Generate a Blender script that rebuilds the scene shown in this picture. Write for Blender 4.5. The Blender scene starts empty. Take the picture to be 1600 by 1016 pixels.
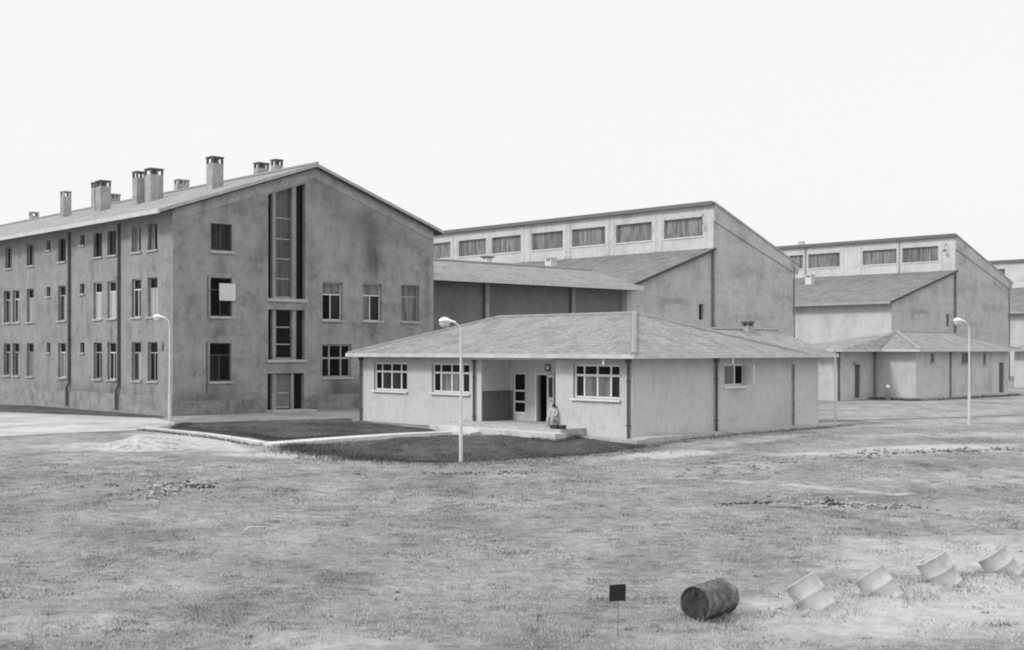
import bpy, bmesh, math, random
import numpy as np
from mathutils import Vector, Matrix, noise
from mathutils.geometry import tessellate_polygon
random.seed(7); rng = np.random.default_rng(7)
R = math.radians
scene = bpy.context.scene
COL = scene.collection
TH = R(42.97); CV, SV = math.cos(TH), math.sin(TH)

# ------------------------------------------------------------------ helpers
def tag(o, label=None, cat=None, group=None, kind=None):
    for k, v in (('label', label), ('category', cat), ('group', group), ('kind', kind)):
        if v: o[k] = v
    return o

def thing(name, label, cat, loc, rz=TH, group=None):
    o = bpy.data.objects.new(name, None); COL.objects.link(o)
    o.empty_display_size = 0.3
    o.location = loc; o.rotation_euler = (0, 0, rz)
    return tag(o, label, cat, group)

class MB:
    """collects geometry, links it as ONE mesh object"""
    def __init__(s): s.v = []; s.f = []; s.uv = {}
    def quad(s, *pts, uv=None):
        i = len(s.v); s.v += [tuple(p) for p in pts]
        s.f.append(tuple(range(i, i+len(pts))))
        if uv: s.uv[len(s.f)-1] = uv
    def box(s, x0, x1, y0, y1, z0, z1):
        i = len(s.v)
        s.v += [(x, y, z) for z in (z0, z1) for y in (y0, y1) for x in (x0, x1)]
        for q in ((0,2,3,1),(4,5,7,6),(0,1,5,4),(2,6,7,3),(0,4,6,2),(1,3,7,5)):
            s.f.append(tuple(i+k for k in q))
    def hexa(s, p):                      # 8 points, bottom 4 then top 4 (each a loop)
        i = len(s.v); s.v += [tuple(q) for q in p]
        for q in ((3,2,1,0),(4,5,6,7),(0,1,5,4),(1,2,6,5),(2,3,7,6),(3,0,4,7)):
            s.f.append(tuple(i+k for k in q))
    def tube(s, pts, rad, n=8, cap=True):
        pts = [Vector(p) for p in pts]
        rads = rad if isinstance(rad, (list, tuple)) else [rad]*len(pts)
        base = len(s.v); up = None
        for k, p in enumerate(pts):
            d = (pts[min(k+1, len(pts)-1)] - pts[max(k-1, 0)]).normalized()
            if up is None or abs(d.dot(up)) > .95:
                up = Vector((0,0,1)) if abs(d.z) < .9 else Vector((1,0,0))
            a = d.cross(up).normalized(); b = a.cross(d).normalized()
            for j in range(n):
                t = 2*math.pi*j/n
                s.v.append(tuple(p + (a*math.cos(t)+b*math.sin(t))*rads[k]))
        for k in range(len(pts)-1):
            for j in range(n):
                j2 = (j+1) % n
                s.f.append((base+k*n+j, base+k*n+j2, base+(k+1)*n+j2, base+(k+1)*n+j))
        if cap:
            s.f.append(tuple(base+j for j in range(n))[::-1])
            s.f.append(tuple(base+(len(pts)-1)*n+j for j in range(n)))
    def lathe(s, prof, n=24, mtx=None):  # prof: (r,z) rings round z
        base = len(s.v); mtx = mtx or Matrix()
        for r, z in prof:
            for j in range(n):
                t = 2*math.pi*j/n
                s.v.append(tuple(mtx @ Vector((r*math.cos(t), r*math.sin(t), z))))
        for k in range(len(prof)-1):
            for j in range(n):
                j2 = (j+1) % n
                s.f.append((base+k*n+j, base+k*n+j2, base+(k+1)*n+j2, base+(k+1)*n+j))
    def build(s, name, m, parent=None, smooth=False):
        me = bpy.data.meshes.new(name); me.from_pydata(s.v, [], s.f); me.update()
        if s.uv:
            ul = me.uv_layers.new(name='UVMap')
            for p in me.polygons:
                if p.index in s.uv:
                    for li, c in zip(p.loop_indices, s.uv[p.index]): ul.data[li].uv = c
        if smooth:
            for p in me.polygons: p.use_smooth = True
        me.materials.append(m)
        o = bpy.data.objects.new(name, me); COL.objects.link(o)
        if parent: o.parent = parent
        return o

# ------------------------------------------------------------------ materials (black-and-white film: everything a grey)
def g(v): return (v, v, v, 1)
def newmat(name):
    m = bpy.data.materials.new(name); m.use_nodes = True
    nt = m.node_tree; return m, nt, nt.nodes['Principled BSDF']
def N(nt, t, **kw):
    n = nt.nodes.new(t)
    for k, v in kw.items():
        if k in n.inputs: n.inputs[k].default_value = v
        else: setattr(n, k, v)
    return n
def coords(nt, scale=(1,1,1), src='Object'):
    tc = N(nt, 'ShaderNodeTexCoord'); mp = N(nt, 'ShaderNodeMapping')
    mp.inputs['Scale'].default_value = scale
    nt.links.new(tc.outputs[src], mp.inputs['Vector']); return mp.outputs['Vector']
def ramp(nt, fac, stops):
    r = N(nt, 'ShaderNodeValToRGB'); e = r.color_ramp.elements
    e[0].position, e[0].color = stops[0][0], g(stops[0][1]); e[1].position, e[1].color = stops[-1][0], g(stops[-1][1])
    for p, c in stops[1:-1]:
        k = e.new(p); k.color = g(c)
    nt.links.new(fac, r.inputs['Fac']); return r.outputs['Color']
def mul(nt, a, b, fac=1.0):
    x = N(nt, 'ShaderNodeMix', data_type='RGBA', blend_type='MULTIPLY'); x.inputs['Factor'].default_value = fac
    nt.links.new(a, x.inputs['A']); nt.links.new(b, x.inputs['B']); return x.outputs['Result']
def bump(nt, bsdf, h, strength=.4, dist=.02):
    b = N(nt, 'ShaderNodeBump'); b.inputs['Strength'].default_value = strength; b.inputs['Distance'].default_value = dist
    nt.links.new(h, b.inputs['Height']); nt.links.new(b.outputs['Normal'], bsdf.inputs['Normal'])

def plaster(name, c, stain=.35, streak=.4, fine=.1, sc=1.0, mark=0.0, spots=(), ax=0):
    m, nt, b = newmat(name)
    n1 = N(nt, 'ShaderNodeTexNoise', Scale=.8*sc, Detail=9.0, Roughness=.72); nt.links.new(coords(nt), n1.inputs['Vector'])
    n2 = N(nt, 'ShaderNodeTexNoise', Scale=1.0, Detail=5.0, Roughness=.6); nt.links.new(coords(nt, (1.1*sc, 1.1*sc, .3*sc)), n2.inputs['Vector'])
    n3 = N(nt, 'ShaderNodeTexNoise', Scale=14.0, Detail=5.0, Roughness=.7); nt.links.new(coords(nt), n3.inputs['Vector'])
    col = ramp(nt, n1.outputs['Fac'], [(.36, c*(1-stain)), (.5, c), (.66, min(.85, c*(1+stain*.4)))])
    col = mul(nt, col, ramp(nt, n2.outputs['Fac'], [(.3, 1-streak), (.5, 1.0), (1, 1.0)]))
    n5 = N(nt, 'ShaderNodeTexNoise', Scale=1.0, Detail=3.0, Roughness=.5); nt.links.new(coords(nt, (.12*sc, .12*sc, 1.6*sc)), n5.inputs['Vector'])
    col = mul(nt, col, ramp(nt, n5.outputs['Fac'], [(.3, 1-stain*.35), (.55, 1.0)]))
    col = mul(nt, col, ramp(nt, n3.outputs['Fac'], [(.3, 1-fine*2), (.6, 1.0)]))
    n6 = N(nt, 'ShaderNodeTexNoise', Scale=4.0, Detail=6.0, Roughness=.75); nt.links.new(coords(nt, (1, 1, .7)), n6.inputs['Vector'])
    col = mul(nt, col, ramp(nt, n6.outputs['Fac'], [(.36, 1-fine*2.4), (.52, 1.0)]))
    for (px, pz, rx, rz, am) in spots:      # soot plumes and damp patches, each with a place of its own on the wall
        tc = N(nt, 'ShaderNodeTexCoord'); mp = N(nt, 'ShaderNodeMapping'); nt.links.new(tc.outputs['Object'], mp.inputs['Vector'])
        mp.inputs['Scale'].default_value = (0, 1/rx, 1/rz) if ax else (1/rx, 0, 1/rz); mp.inputs['Location'].default_value = (0, -px/rx, -pz/rz) if ax else (-px/rx, 0, -pz/rz)
        ad = N(nt, 'ShaderNodeVectorMath', operation='MULTIPLY_ADD'); nt.links.new(n1.outputs['Color'], ad.inputs[0]); ad.inputs[1].default_value = (0, .9, .9) if ax else (.9, 0, .9)
        of = N(nt, 'ShaderNodeVectorMath', operation='SUBTRACT'); nt.links.new(mp.outputs[0], of.inputs[0]); of.inputs[1].default_value = (0, .45, .45) if ax else (.45, 0, .45)
        nt.links.new(of.outputs[0], ad.inputs[2])
        gr = N(nt, 'ShaderNodeTexGradient', gradient_type='QUADRATIC_SPHERE'); nt.links.new(ad.outputs[0], gr.inputs['Vector'])
        col = mul(nt, col, ramp(nt, gr.outputs['Fac'], [(0, 1.0), (.6, 1-am)]))
    if mark:
        n4 = N(nt, 'ShaderNodeTexNoise', Scale=1.0, Detail=4.0, Roughness=.7); nt.links.new(coords(nt, (.55, .55, 1.1)), n4.inputs['Vector'])
        col = mul(nt, col, ramp(nt, n4.outputs['Fac'], [(.58, 1.0), (.7, 1-mark)]))
    nt.links.new(col, b.inputs['Base Color']); b.inputs['Roughness'].default_value = .92
    b.inputs['Specular IOR Level'].default_value = .15
    bump(nt, b, n3.outputs['Fac'], .35, .02)
    return m

def tiles(name, c, bw=.22, rh=.33, var=.3, rows=True):
    m, nt, b = newmat(name)
    uv = coords(nt, (1,1,1), 'UV')
    br = N(nt, 'ShaderNodeTexBrick'); nt.links.new(uv, br.inputs['Vector'])
    br.inputs['Scale'].default_value = 1.0; br.inputs['Brick Width'].default_value = bw; br.inputs['Row Height'].default_value = rh
    br.inputs['Mortar Size'].default_value = .02; br.inputs['Mortar Smooth'].default_value = .6
    br.inputs['Color1'].default_value = g(c*(1-var*.5)); br.inputs['Color2'].default_value = g(c*(1+var*.25)); br.inputs['Mortar'].default_value = g(c*.55)
    n1 = N(nt, 'ShaderNodeTexNoise', Scale=.8, Detail=7.0, Roughness=.65); nt.links.new(uv, n1.inputs['Vector'])
    col = mul(nt, br.outputs['Color'], ramp(nt, n1.outputs['Fac'], [(.34, .74), (.5, 1.0), (.7, 1.12)]))
    n2 = N(nt, 'ShaderNodeTexNoise', Scale=5.0, Detail=3.0); nt.links.new(coords(nt, (.8, 1.8, 1), 'UV'), n2.inputs['Vector'])
    col = mul(nt, col, ramp(nt, n2.outputs['Fac'], [(.34, .68), (.52, 1.0)]))
    nt.links.new(col, b.inputs['Base Color']); b.inputs['Roughness'].default_value = .85
    b.inputs['Specular IOR Level'].default_value = .2
    # barrel profile of each tile + the step of each course
    sep = N(nt, 'ShaderNodeSeparateXYZ'); nt.links.new(uv, sep.inputs[0])
    w = N(nt, 'ShaderNodeMath', operation='MULTIPLY'); w.inputs[1].default_value = 2*math.pi/bw; nt.links.new(sep.outputs['X'], w.inputs[0])
    sn = N(nt, 'ShaderNodeMath', operation='SINE'); nt.links.new(w.outputs[0], sn.inputs[0])
    dv = N(nt, 'ShaderNodeMath', operation='DIVIDE'); dv.inputs[1].default_value = rh; nt.links.new(sep.outputs['Y'], dv.inputs[0])
    fr = N(nt, 'ShaderNodeMath', operation='FRACT'); nt.links.new(dv.outputs[0], fr.inputs[0])
    ad = N(nt, 'ShaderNodeMath', operation='MULTIPLY_ADD'); nt.links.new(fr.outputs[0], ad.inputs[0]); ad.inputs[1].default_value = -1.2
    nt.links.new(sn.outputs[0], ad.inputs[2])
    bump(nt, b, ad.outputs[0], .6, .04)
    return m

def plain(name, c, rough=.7, var=.25, sc=6.0, spec=.3, metal=0):
    m, nt, b = newmat(name)
    n = N(nt, 'ShaderNodeTexNoise', Scale=sc, Detail=5.0, Roughness=.6); nt.links.new(coords(nt), n.inputs['Vector'])
    nt.links.new(ramp(nt, n.outputs['Fac'], [(.3, c*(1-var)), (.65, c*(1+var*.3))]), b.inputs['Base Color'])
    b.inputs['Roughness'].default_value = rough; b.inputs['Specular IOR Level'].default_value = spec; b.inputs['Metallic'].default_value = metal
    return m

def glass(name, c, rough=.12, spec=.5, var=.5):
    m, nt, b = newmat(name)
    n = N(nt, 'ShaderNodeTexNoise', Scale=1.3, Detail=3.0); nt.links.new(coords(nt, (3, 3, .4)), n.inputs['Vector'])
    nt.links.new(ramp(nt, n.outputs['Fac'], [(.35, c*(1-var)), (.65, c*(1+var))]), b.inputs['Base Color'])
    b.inputs['Roughness'].default_value = rough; b.inputs['Specular IOR Level'].default_value = spec
    return m

M = dict(
    wall_side=plaster('weathered_render', 0.314, .24, .18, .08, mark=.16, ax=1, spots=[(y, z, .34, 1.0, a) for y, z, a in ((2.2,1.0,.3),(4.1,.9,.22),(6.8,.9,.3),(8.5,1.0,.22),(2.1,4.3,.22),(6.8,4.2,.28),(13.2,4.2,.22),(15.1,5.6,.32),(15.1,2.5,.3),(10.5,5.5,.22),(8.5,7.6,.2),(2.1,7.6,.16),(17.8,7.6,.2),(13.2,1.0,.22))]+[(10,.9,14,.9,.2)]),
    wall_gable=plaster('sooty_render', 0.330, .3, .2, .08, mark=.2, spots=[(12.1,8.6,1.3,3.4,.5), (11.6,10.2,3.2,1.6,.3), (3.6,10.6,2.6,.9,.3), (13.8,9.6,2.2,1.2,.25), (9.5,11.6,2.0,1.6,.2), (2.0,.6,4.5,1.3,.45), (10.6,.9,3.0,1.5,.5), (12.1,4.2,.7,1.0,.32), (14.8,4.2,.6,.9,.25), (9.4,4.2,.6,.9,.22), (2.7,7.6,.6,.9,.25), (2.7,4.3,.6,.8,.25), (2.3,1.1,.7,.8,.2), (9.6,1.2,1.0,.7,.25), (16.0,6.5,.5,4.5,.2), (5.1,8.5,.35,4,.2), (8.0,7.5,.35,4.5,.18)]),
    plinth=plaster('damp_plinth', .27, .35, .35, .1, 1.6),
    plinth_side=plaster('patchy_plinth', 0.323, .3, .25, .1, 1.6, mark=.15),
    band=plaster('concrete_band', 0.371, .2, .35, .08),
    clinic=plaster('pale_render', 0.559, .1, .08, .045, mark=.1, spots=[(1.2,-.1,1.6,.7,.18),(5.0,-.2,2.2,.8,.14),(9.0,-.1,2.5,.9,.16),(4.9,2.2,.5,2.2,.1),(6.1,1.6,.9,.5,.15)]),
    clinic_far=plaster('pale_render_stained', 0.572, .16, .18, .05, mark=.1),
    dado=plaster('dark_dado', .16, .15, .1, .05),
    hall=plaster('grey_render', 0.515, .24, .14, .08, .6, mark=.16, spots=[(5.5,6.9,2.6,.45,.3),(15,5.8,7.0,.5,.16),(13,9.5,2.5,1.2,.15),(3,2.5,4,3,.14)]),
    hall_beam=plaster('roof_beam_render', 0.522, .12, .06, .06, .5),
    white=plaster('white_render', 0.630, .14, .12, .06, .7, mark=.08),
    linkwall=plaster('dark_link_render', 0.205, .25, .15, .08, .8, mark=.1),
    tile_a=tiles('old_roof_tiles', 0.359, .24, .36),
    tile_c=tiles('pale_roof_tiles', 0.313, .24, .36, .3),
    tile_h=tiles('hall_roof_sheets', 0.208, .9, .5, .25),
    ridge=plain('mortared_ridge', .3, .8, .2, 3), ridge_dim=plain('ridge_tile', .27, .8, .25, 3),
    fascia=plain('pale_fascia', .55, .7, .2, 2), soffit=plain('soffit_boards', .07, .9, .2, 2),  # soffit colour is darkened to carry the shade under the eaves
    gutter=plain('zinc_gutter', .42, .55, .25, 3), pipe=plain('dark_downpipe', .09, .6, .3, 3), pole=plain('grey_pole', .4, .6, .2, 3), pipe_lt=plain('grey_downpipe', .22, .6, .3, 3),
    chim=plaster('chimney_render', .42, .25, .3, .1, 2), chim_dark=plaster('sooty_chimney_top', .16, .3, .2, .1, 2),
    chim_lt=plaster('white_chimney', .72, .1, .1, .05, 2),
    frame_w=plain('white_painted_wood', .72, .5, .12, 5), frame_g=plain('grey_painted_wood', .36, .6, .25, 5), frame_d=plain('dark_painted_wood', .07, .6, .3, 5),
    sill=plain('concrete_sill', .42, .85, .25, 4), sill_w=plain('white_sill', .7, .8, .12, 4), mull=plaster('concrete_pier', .3, .15, .2, .06, 2),
    g_dark=glass('dark_glass', .006, .2, .06), g_mid=glass('dull_glass', .02, .25, .12), g_cur=glass('curtained_glass', .16, .3, .2, .35),  # lightest grey here: curtains, plus reflected sky put into the colour
    g_stair=glass('dusty_stair_glass', .09, .3, .2, .3), g_lt=glass('bright_curtain_glass', .4, .4, .3, .15), g_hall=glass('dusty_hall_glass', .2, .3, .35, .45),  # brightest pane grey is reflected sky put into the colour
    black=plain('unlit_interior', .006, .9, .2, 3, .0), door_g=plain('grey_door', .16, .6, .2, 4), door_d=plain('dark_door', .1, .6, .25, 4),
    concrete=plaster('worn_concrete', .47, .2, .0, .1, 2), kerb=plaster('whitened_concrete', .62, .2, .0, .1, 3),
    lamp_w=plain('white_enamel', .8, .35, .06, 6, .5), lamp_post=plain('painted_steel_post', .6, .5, .15, 4), lamp_glass=glass('frosted_bowl', .5, .25, .5, .1),
    cloth=plain('white_cloth', .62, .9, .08, 4), skin=plain('skin', .35, .6, .1), hair=plain('dark_hair', .02, .6, .2), shirt=plain('light_shirt', .46, .9, .1), trousers=plain('dark_trousers', .05, .9, .2),
    stone=plain('rubble_stone', .33, .95, .75, 9), clod=plain('dark_earth_clods', 0.048, .95, .7, 12), soilheap=plaster('pale_earth', .5, .25, 0, .2, 3), stick=plain('bleached_wood', 0.488, .8, .1),
    crate=plain('dark_crate', .05, .8, .3),
)

# ------------------------------------------------------------------ ground heights
def smooth(t): t = max(0., min(1., t)); return t*t*(3-2*t)
def base_h(x, y):
    if y >= 47: z = 0
    elif y >= 39: s = (47-y)/8; z = -.35*s*s*(3-2*s)
    else: z = -.35-(39-y)*.0421
    if y < -20: z = -.35-59*.0421
    z += .2*smooth((y-58)/14)*smooth((x-8)/8)
    return z
BANK = [(4.95,20.25), (6.33,21.1), (7.68,21.95), (9.2,23.05), (5.5,20.6), (7.0,21.6), (8.4,22.5)]
def hgt(x, y):
    z = base_h(x, y)
    if 3.5 < x < 11 and 18 < y < 25:
        for bx_, by_ in BANK: z += .13*math.exp(-((x-bx_)**2+(y-by_)**2)/.16)
    k = smooth((41-y)/4)*smooth((y+10)/10)
    if k > 0:
        z += k*(.10*noise.noise((x*.16, y*.16, 3)) + .06*noise.noise((x*.55, y*.55, 9)) + .035*noise.noise((x*1.6, y*1.6, 1)))
    return z

# ------------------------------------------------------------------ ground sheet
def spans(*p):
    out = []
    for a, b, s in p: out += list(np.arange(a, b, s))
    return out
xs = [-2500, -900, -400, -200, -110] + spans((-70,-40,5), (-40,-26,1), (-26,3,.4), (3,11,.2), (11,36,.4), (36,60,1), (60,120,6)) + [120, 200, 400, 900, 2500]
ys = [-400, -100, -40, -20] + spans((-10,14,2), (14,18,.4), (18,25,.2), (25,48,.4), (48,62,1), (62,130,4)) + [130, 200, 400, 900, 2500]
nx, ny = len(xs), len(ys)
gv = [(x, y, hgt(x, y)) for y in ys for x in xs]
gf = [(j*nx+i, j*nx+i+1, (j+1)*nx+i+1, (j+1)*nx+i) for j in range(ny-1) for i in range(nx-1)]
SOIL = [  # pale bare patches; those by the drums put overexposed glare into the colour: x, y, rx, ry, strength, rotation
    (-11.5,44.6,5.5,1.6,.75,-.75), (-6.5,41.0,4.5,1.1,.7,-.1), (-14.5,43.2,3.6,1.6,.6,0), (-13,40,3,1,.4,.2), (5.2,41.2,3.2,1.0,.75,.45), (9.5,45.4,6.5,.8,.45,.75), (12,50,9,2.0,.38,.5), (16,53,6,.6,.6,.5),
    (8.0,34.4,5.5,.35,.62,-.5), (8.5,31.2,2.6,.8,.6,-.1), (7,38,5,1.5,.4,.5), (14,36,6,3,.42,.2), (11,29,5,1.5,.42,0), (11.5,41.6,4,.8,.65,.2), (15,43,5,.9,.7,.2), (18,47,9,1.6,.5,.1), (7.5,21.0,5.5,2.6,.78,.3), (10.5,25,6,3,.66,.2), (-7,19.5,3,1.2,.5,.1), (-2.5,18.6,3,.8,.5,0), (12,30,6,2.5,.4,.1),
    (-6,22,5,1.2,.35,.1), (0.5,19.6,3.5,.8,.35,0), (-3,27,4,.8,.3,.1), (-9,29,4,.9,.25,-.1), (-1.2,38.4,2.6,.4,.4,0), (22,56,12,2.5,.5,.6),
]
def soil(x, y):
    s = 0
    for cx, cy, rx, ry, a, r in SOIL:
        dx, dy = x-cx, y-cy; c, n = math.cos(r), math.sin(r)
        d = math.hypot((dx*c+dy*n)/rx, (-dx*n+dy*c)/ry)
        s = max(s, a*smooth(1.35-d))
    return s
me = bpy.data.meshes.new('ground'); me.from_pydata(gv, [], gf)
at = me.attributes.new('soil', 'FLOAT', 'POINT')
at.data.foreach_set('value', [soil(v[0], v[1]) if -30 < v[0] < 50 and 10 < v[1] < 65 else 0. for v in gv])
for p in me.polygons: p.use_smooth = True
m, nt, b = newmat('rough_pasture')
vec = coords(nt)
def nz(scale, detail=6.0, rough=.6, v=None):
    n = N(nt, 'ShaderNodeTexNoise', Scale=scale, Detail=detail, Roughness=rough); nt.links.new(v or vec, n.inputs['Vector']); return n.outputs['Fac']
dry = ramp(nt, nz(4.5, 8, .75), [(.3, .19), (.5, .28), (.7, .37)])
dry = mul(nt, dry, ramp(nt, nz(.3, 6, .68), [(.34, .66), (.5, 1.0), (.66, 1.2)]))
dry = mul(nt, dry, ramp(nt, nz(1.0, 7, .72, coords(nt, (1.6, 3.4, 1))), [(.36, .62), (.5, 1.0)]))
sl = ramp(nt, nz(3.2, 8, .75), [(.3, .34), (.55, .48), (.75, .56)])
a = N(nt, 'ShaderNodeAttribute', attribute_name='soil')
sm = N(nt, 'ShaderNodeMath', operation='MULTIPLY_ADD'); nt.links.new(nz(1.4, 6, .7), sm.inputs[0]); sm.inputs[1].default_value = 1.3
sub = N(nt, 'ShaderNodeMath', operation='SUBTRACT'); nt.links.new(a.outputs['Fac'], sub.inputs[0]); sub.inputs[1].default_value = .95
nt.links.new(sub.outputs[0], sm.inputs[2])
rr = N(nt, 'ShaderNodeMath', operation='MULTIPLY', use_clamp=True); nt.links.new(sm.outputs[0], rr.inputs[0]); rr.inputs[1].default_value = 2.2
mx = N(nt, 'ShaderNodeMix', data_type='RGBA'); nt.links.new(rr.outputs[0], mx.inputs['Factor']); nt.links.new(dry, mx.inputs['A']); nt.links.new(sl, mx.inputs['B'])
nt.links.new(mx.outputs['Result'], b.inputs['Base Color']); b.inputs['Roughness'].default_value = .97; b.inputs['Specular IOR Level'].default_value = .1
bump(nt, b, nz(6, 8, .75), .8, .08)
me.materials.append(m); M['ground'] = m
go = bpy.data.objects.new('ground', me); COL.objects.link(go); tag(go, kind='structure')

def inpoly(x, y, P):
    c = False; j = len(P)-1
    for i in range(len(P)):
        if (P[i][1] > y) != (P[j][1] > y) and x < (P[j][0]-P[i][0])*(y-P[i][1])/(P[j][1]-P[i][1])+P[i][0]: c = not c
        j = i
    return c
def drape(name, P, off, mat, cut=.7, thick=0, hf=base_h):
    bm = bmesh.new(); vs = [bm.verts.new((x, y, 0)) for x, y in P]; bm.faces.new(vs)
    x0, x1 = min(p[0] for p in P), max(p[0] for p in P); y0, y1 = min(p[1] for p in P), max(p[1] for p in P)
    for ax, lo, hi in ((0, x0, x1), (1, y0, y1)):
        t = lo+cut
        while t < hi:
            co = (t,0,0) if ax == 0 else (0,t,0); no = (1,0,0) if ax == 0 else (0,1,0)
            bmesh.ops.bisect_plane(bm, geom=bm.verts[:]+bm.edges[:]+bm.faces[:], plane_co=co, plane_no=no); t += cut
    if thick:
        ed = [e for e in bm.edges if e.is_boundary]
        for v in bm.verts: v.co.z = hf(v.co.x, v.co.y)+off
        r = bmesh.ops.extrude_edge_only(bm, edges=ed)
        for v in r['geom']:
            if isinstance(v, bmesh.types.BMVert): v.co.z -= thick
    else:
        for v in bm.verts: v.co.z = hf(v.co.x, v.co.y)+off
    bmesh.ops.recalc_face_normals(bm, faces=bm.faces)
    me = bpy.data.meshes.new(name); bm.to_mesh(me); bm.free(); me.materials.append(mat)
    o = bpy.data.objects.new(name, me); COL.objects.link(o); return tag(o, kind='structure')

def grassy(name, lo, mid, hi, sc=3.0):
    m, nt, b = newmat(name); v = coords(nt)
    n = N(nt, 'ShaderNodeTexNoise', Scale=sc, Detail=8.0, Roughness=.7); nt.links.new(v, n.inputs['Vector'])
    n2 = N(nt, 'ShaderNodeTexNoise', Scale=.35, Detail=4.0); nt.links.new(v, n2.inputs['Vector'])
    c = mul(nt, ramp(nt, n.outputs['Fac'], [(.3, lo), (.5, mid), (.72, hi)]), ramp(nt, n2.outputs['Fac'], [(.3, .7), (.6, 1.1)]))
    nt.links.new(c, b.inputs['Base Color']); b.inputs['Roughness'].default_value = .95; b.inputs['Specular IOR Level'].default_value = .1
    bump(nt, b, n.outputs['Fac'], .7, .05); return m
M['lawn'] = grassy('dark_turf', .05, .09, .17, 1.8)
M['road'] = grassy('pale_gravel_road', .34, .43, .5, 2.6)
M['path'] = grassy('dusty_path', .15, .21, .28, 2.5)
M['roadfar'] = grassy('pale_earth_road', .15, .27, .37, 1.6)
LAWN1 = [(-14.5,53.6), (-14.0,50.1), (-11.3,47.2), (-8.55,44.35), (-6.2,45.7), (-2.9,47.75), (-3.3,49.6), (-7.4,55.7), (-7.6,57.2), (-10.5,56.3)]
LAWN2 = [(-7.7,43.2), (-6.9,42.0), (-5.3,40.4), (-3.4,39.6), (-1.4,39.35), (1.0,40.4), (3.2,41.9), (4.9,43.1), (4.0,44.35), (1.0,47.4), (-.9,46.2), (-2.5,46.2)]
def worn(P, amp, step=.35):
    out = []
    for i in range(len(P)):
        a, b_ = Vector(P[i]), Vector(P[(i+1) % len(P)]); n = max(1, int((b_-a).length/step)); d = (b_-a).normalized(); q = Vector((-d.y, d.x))
        for k in range(n):
            p = a+(b_-a)*k/n; w = amp*(noise.noise((p.x*.9, p.y*.9, 4))+.6*noise.noise((p.x*2.6, p.y*2.6, 8)))
            out.append(tuple(p+q*w))
    return out
drape('lawn', worn(LAWN1, .22), .03, M['lawn']); drape('lawn', worn(LAWN2, .45), .03, M['lawn'])
drape('road', [(-60,84), (-26.5,63.4), (-16.9,57.9), (-15.2,55.0), (-14.6,53.0), (-14.9,49.9), (-16.5,48.4), (-19.2,46.0), (-26,45.2), (-60,46)], .012, M['road'], 1.5)
drape('path', [(-15.4,58.7), (-14.6,53.7), (-10.5,56.35), (-7.65,57.3), (-5.6,62.0), (-5.5,69.5)], .016, M['path'], 1.2)
drape('verge', [(-60,89), (-27.4,70.6), (-17.0,59.6), (-16.6,58.4), (-26.5,64.3), (-60,84.6)], .024, M['lawn'], 1.5)
drape('road', [(11,56.5), (14.6,55.6), (24.6,60.3), (60,70), (60,96), (33,80.5), (22,70.5), (17.5,66.7), (13,61)], .02, M['roadfar'], 1.5)
def strip(a, b, w):
    d = (Vector(b)-Vector(a)).normalized(); n = Vector((-d.y, d.x))*w/2; a, b = Vector(a), Vector(b)
    return [tuple(a+n), tuple(a-n), tuple(b-n), tuple(b+n)]
o = drape('kerb', strip((-15.0,49.85), (-8.9,43.6), .3), .10, M['kerb'], .6, .25)
drape('walkway', [(-8.95,43.6), (-8.5,43.15), (-2.3,47.15), (-1.6,46.5), (-1.0,47.9), (-2.6,49.4), (-2.5,47.75)], .09, M['kerb'], .6, .25)

# ------------------------------------------------------------------ walls and windows in a building's own frame
# 'x' walls lie on x=c and face -x (a = y);  'y' walls lie on y=c and face -y (a = x);  d = depth behind the face
def mapper(ax, c, flip=1):
    return (lambda a, d, z: (c+d*flip, a, z)) if ax == 'x' else (lambda a, d, z: (a, c+d*flip, z))
def wall(name, mat, parent, ax, c, outer, holes=(), reveal=.22, flip=1):
    P = mapper(ax, c, flip); mb = MB()
    loops = [[Vector((a, z, 0)) for a, z in outer]] + [[Vector((a, z, 0)) for a, z in h] for h in holes]
    flat = [p for l in loops for p in l]
    for t in tessellate_polygon(loops):
        mb.quad(*[P(flat[i].x, 0, flat[i].y) for i in t])
    for h in holes:
        for i in range(len(h)):
            a, b_ = h[i], h[(i+1) % len(h)]
            mb.quad(P(a[0],0,a[1]), P(b_[0],0,b_[1]), P(b_[0],reveal,b_[1]), P(a[0],reveal,a[1]))
    return mb.build(name, mat, parent)
def rect(a0, a1, z0, z1): return [(a0,z0), (a1,z0), (a1,z1), (a0,z1)]
def bx(mb, P, a0, a1, d0, d1, z0, z1):
    p, q = P(a0, d0, z0), P(a1, d1, z1)
    mb.box(min(p[0],q[0]), max(p[0],q[0]), min(p[1],q[1]), max(p[1],q[1]), z0, z1)
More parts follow.
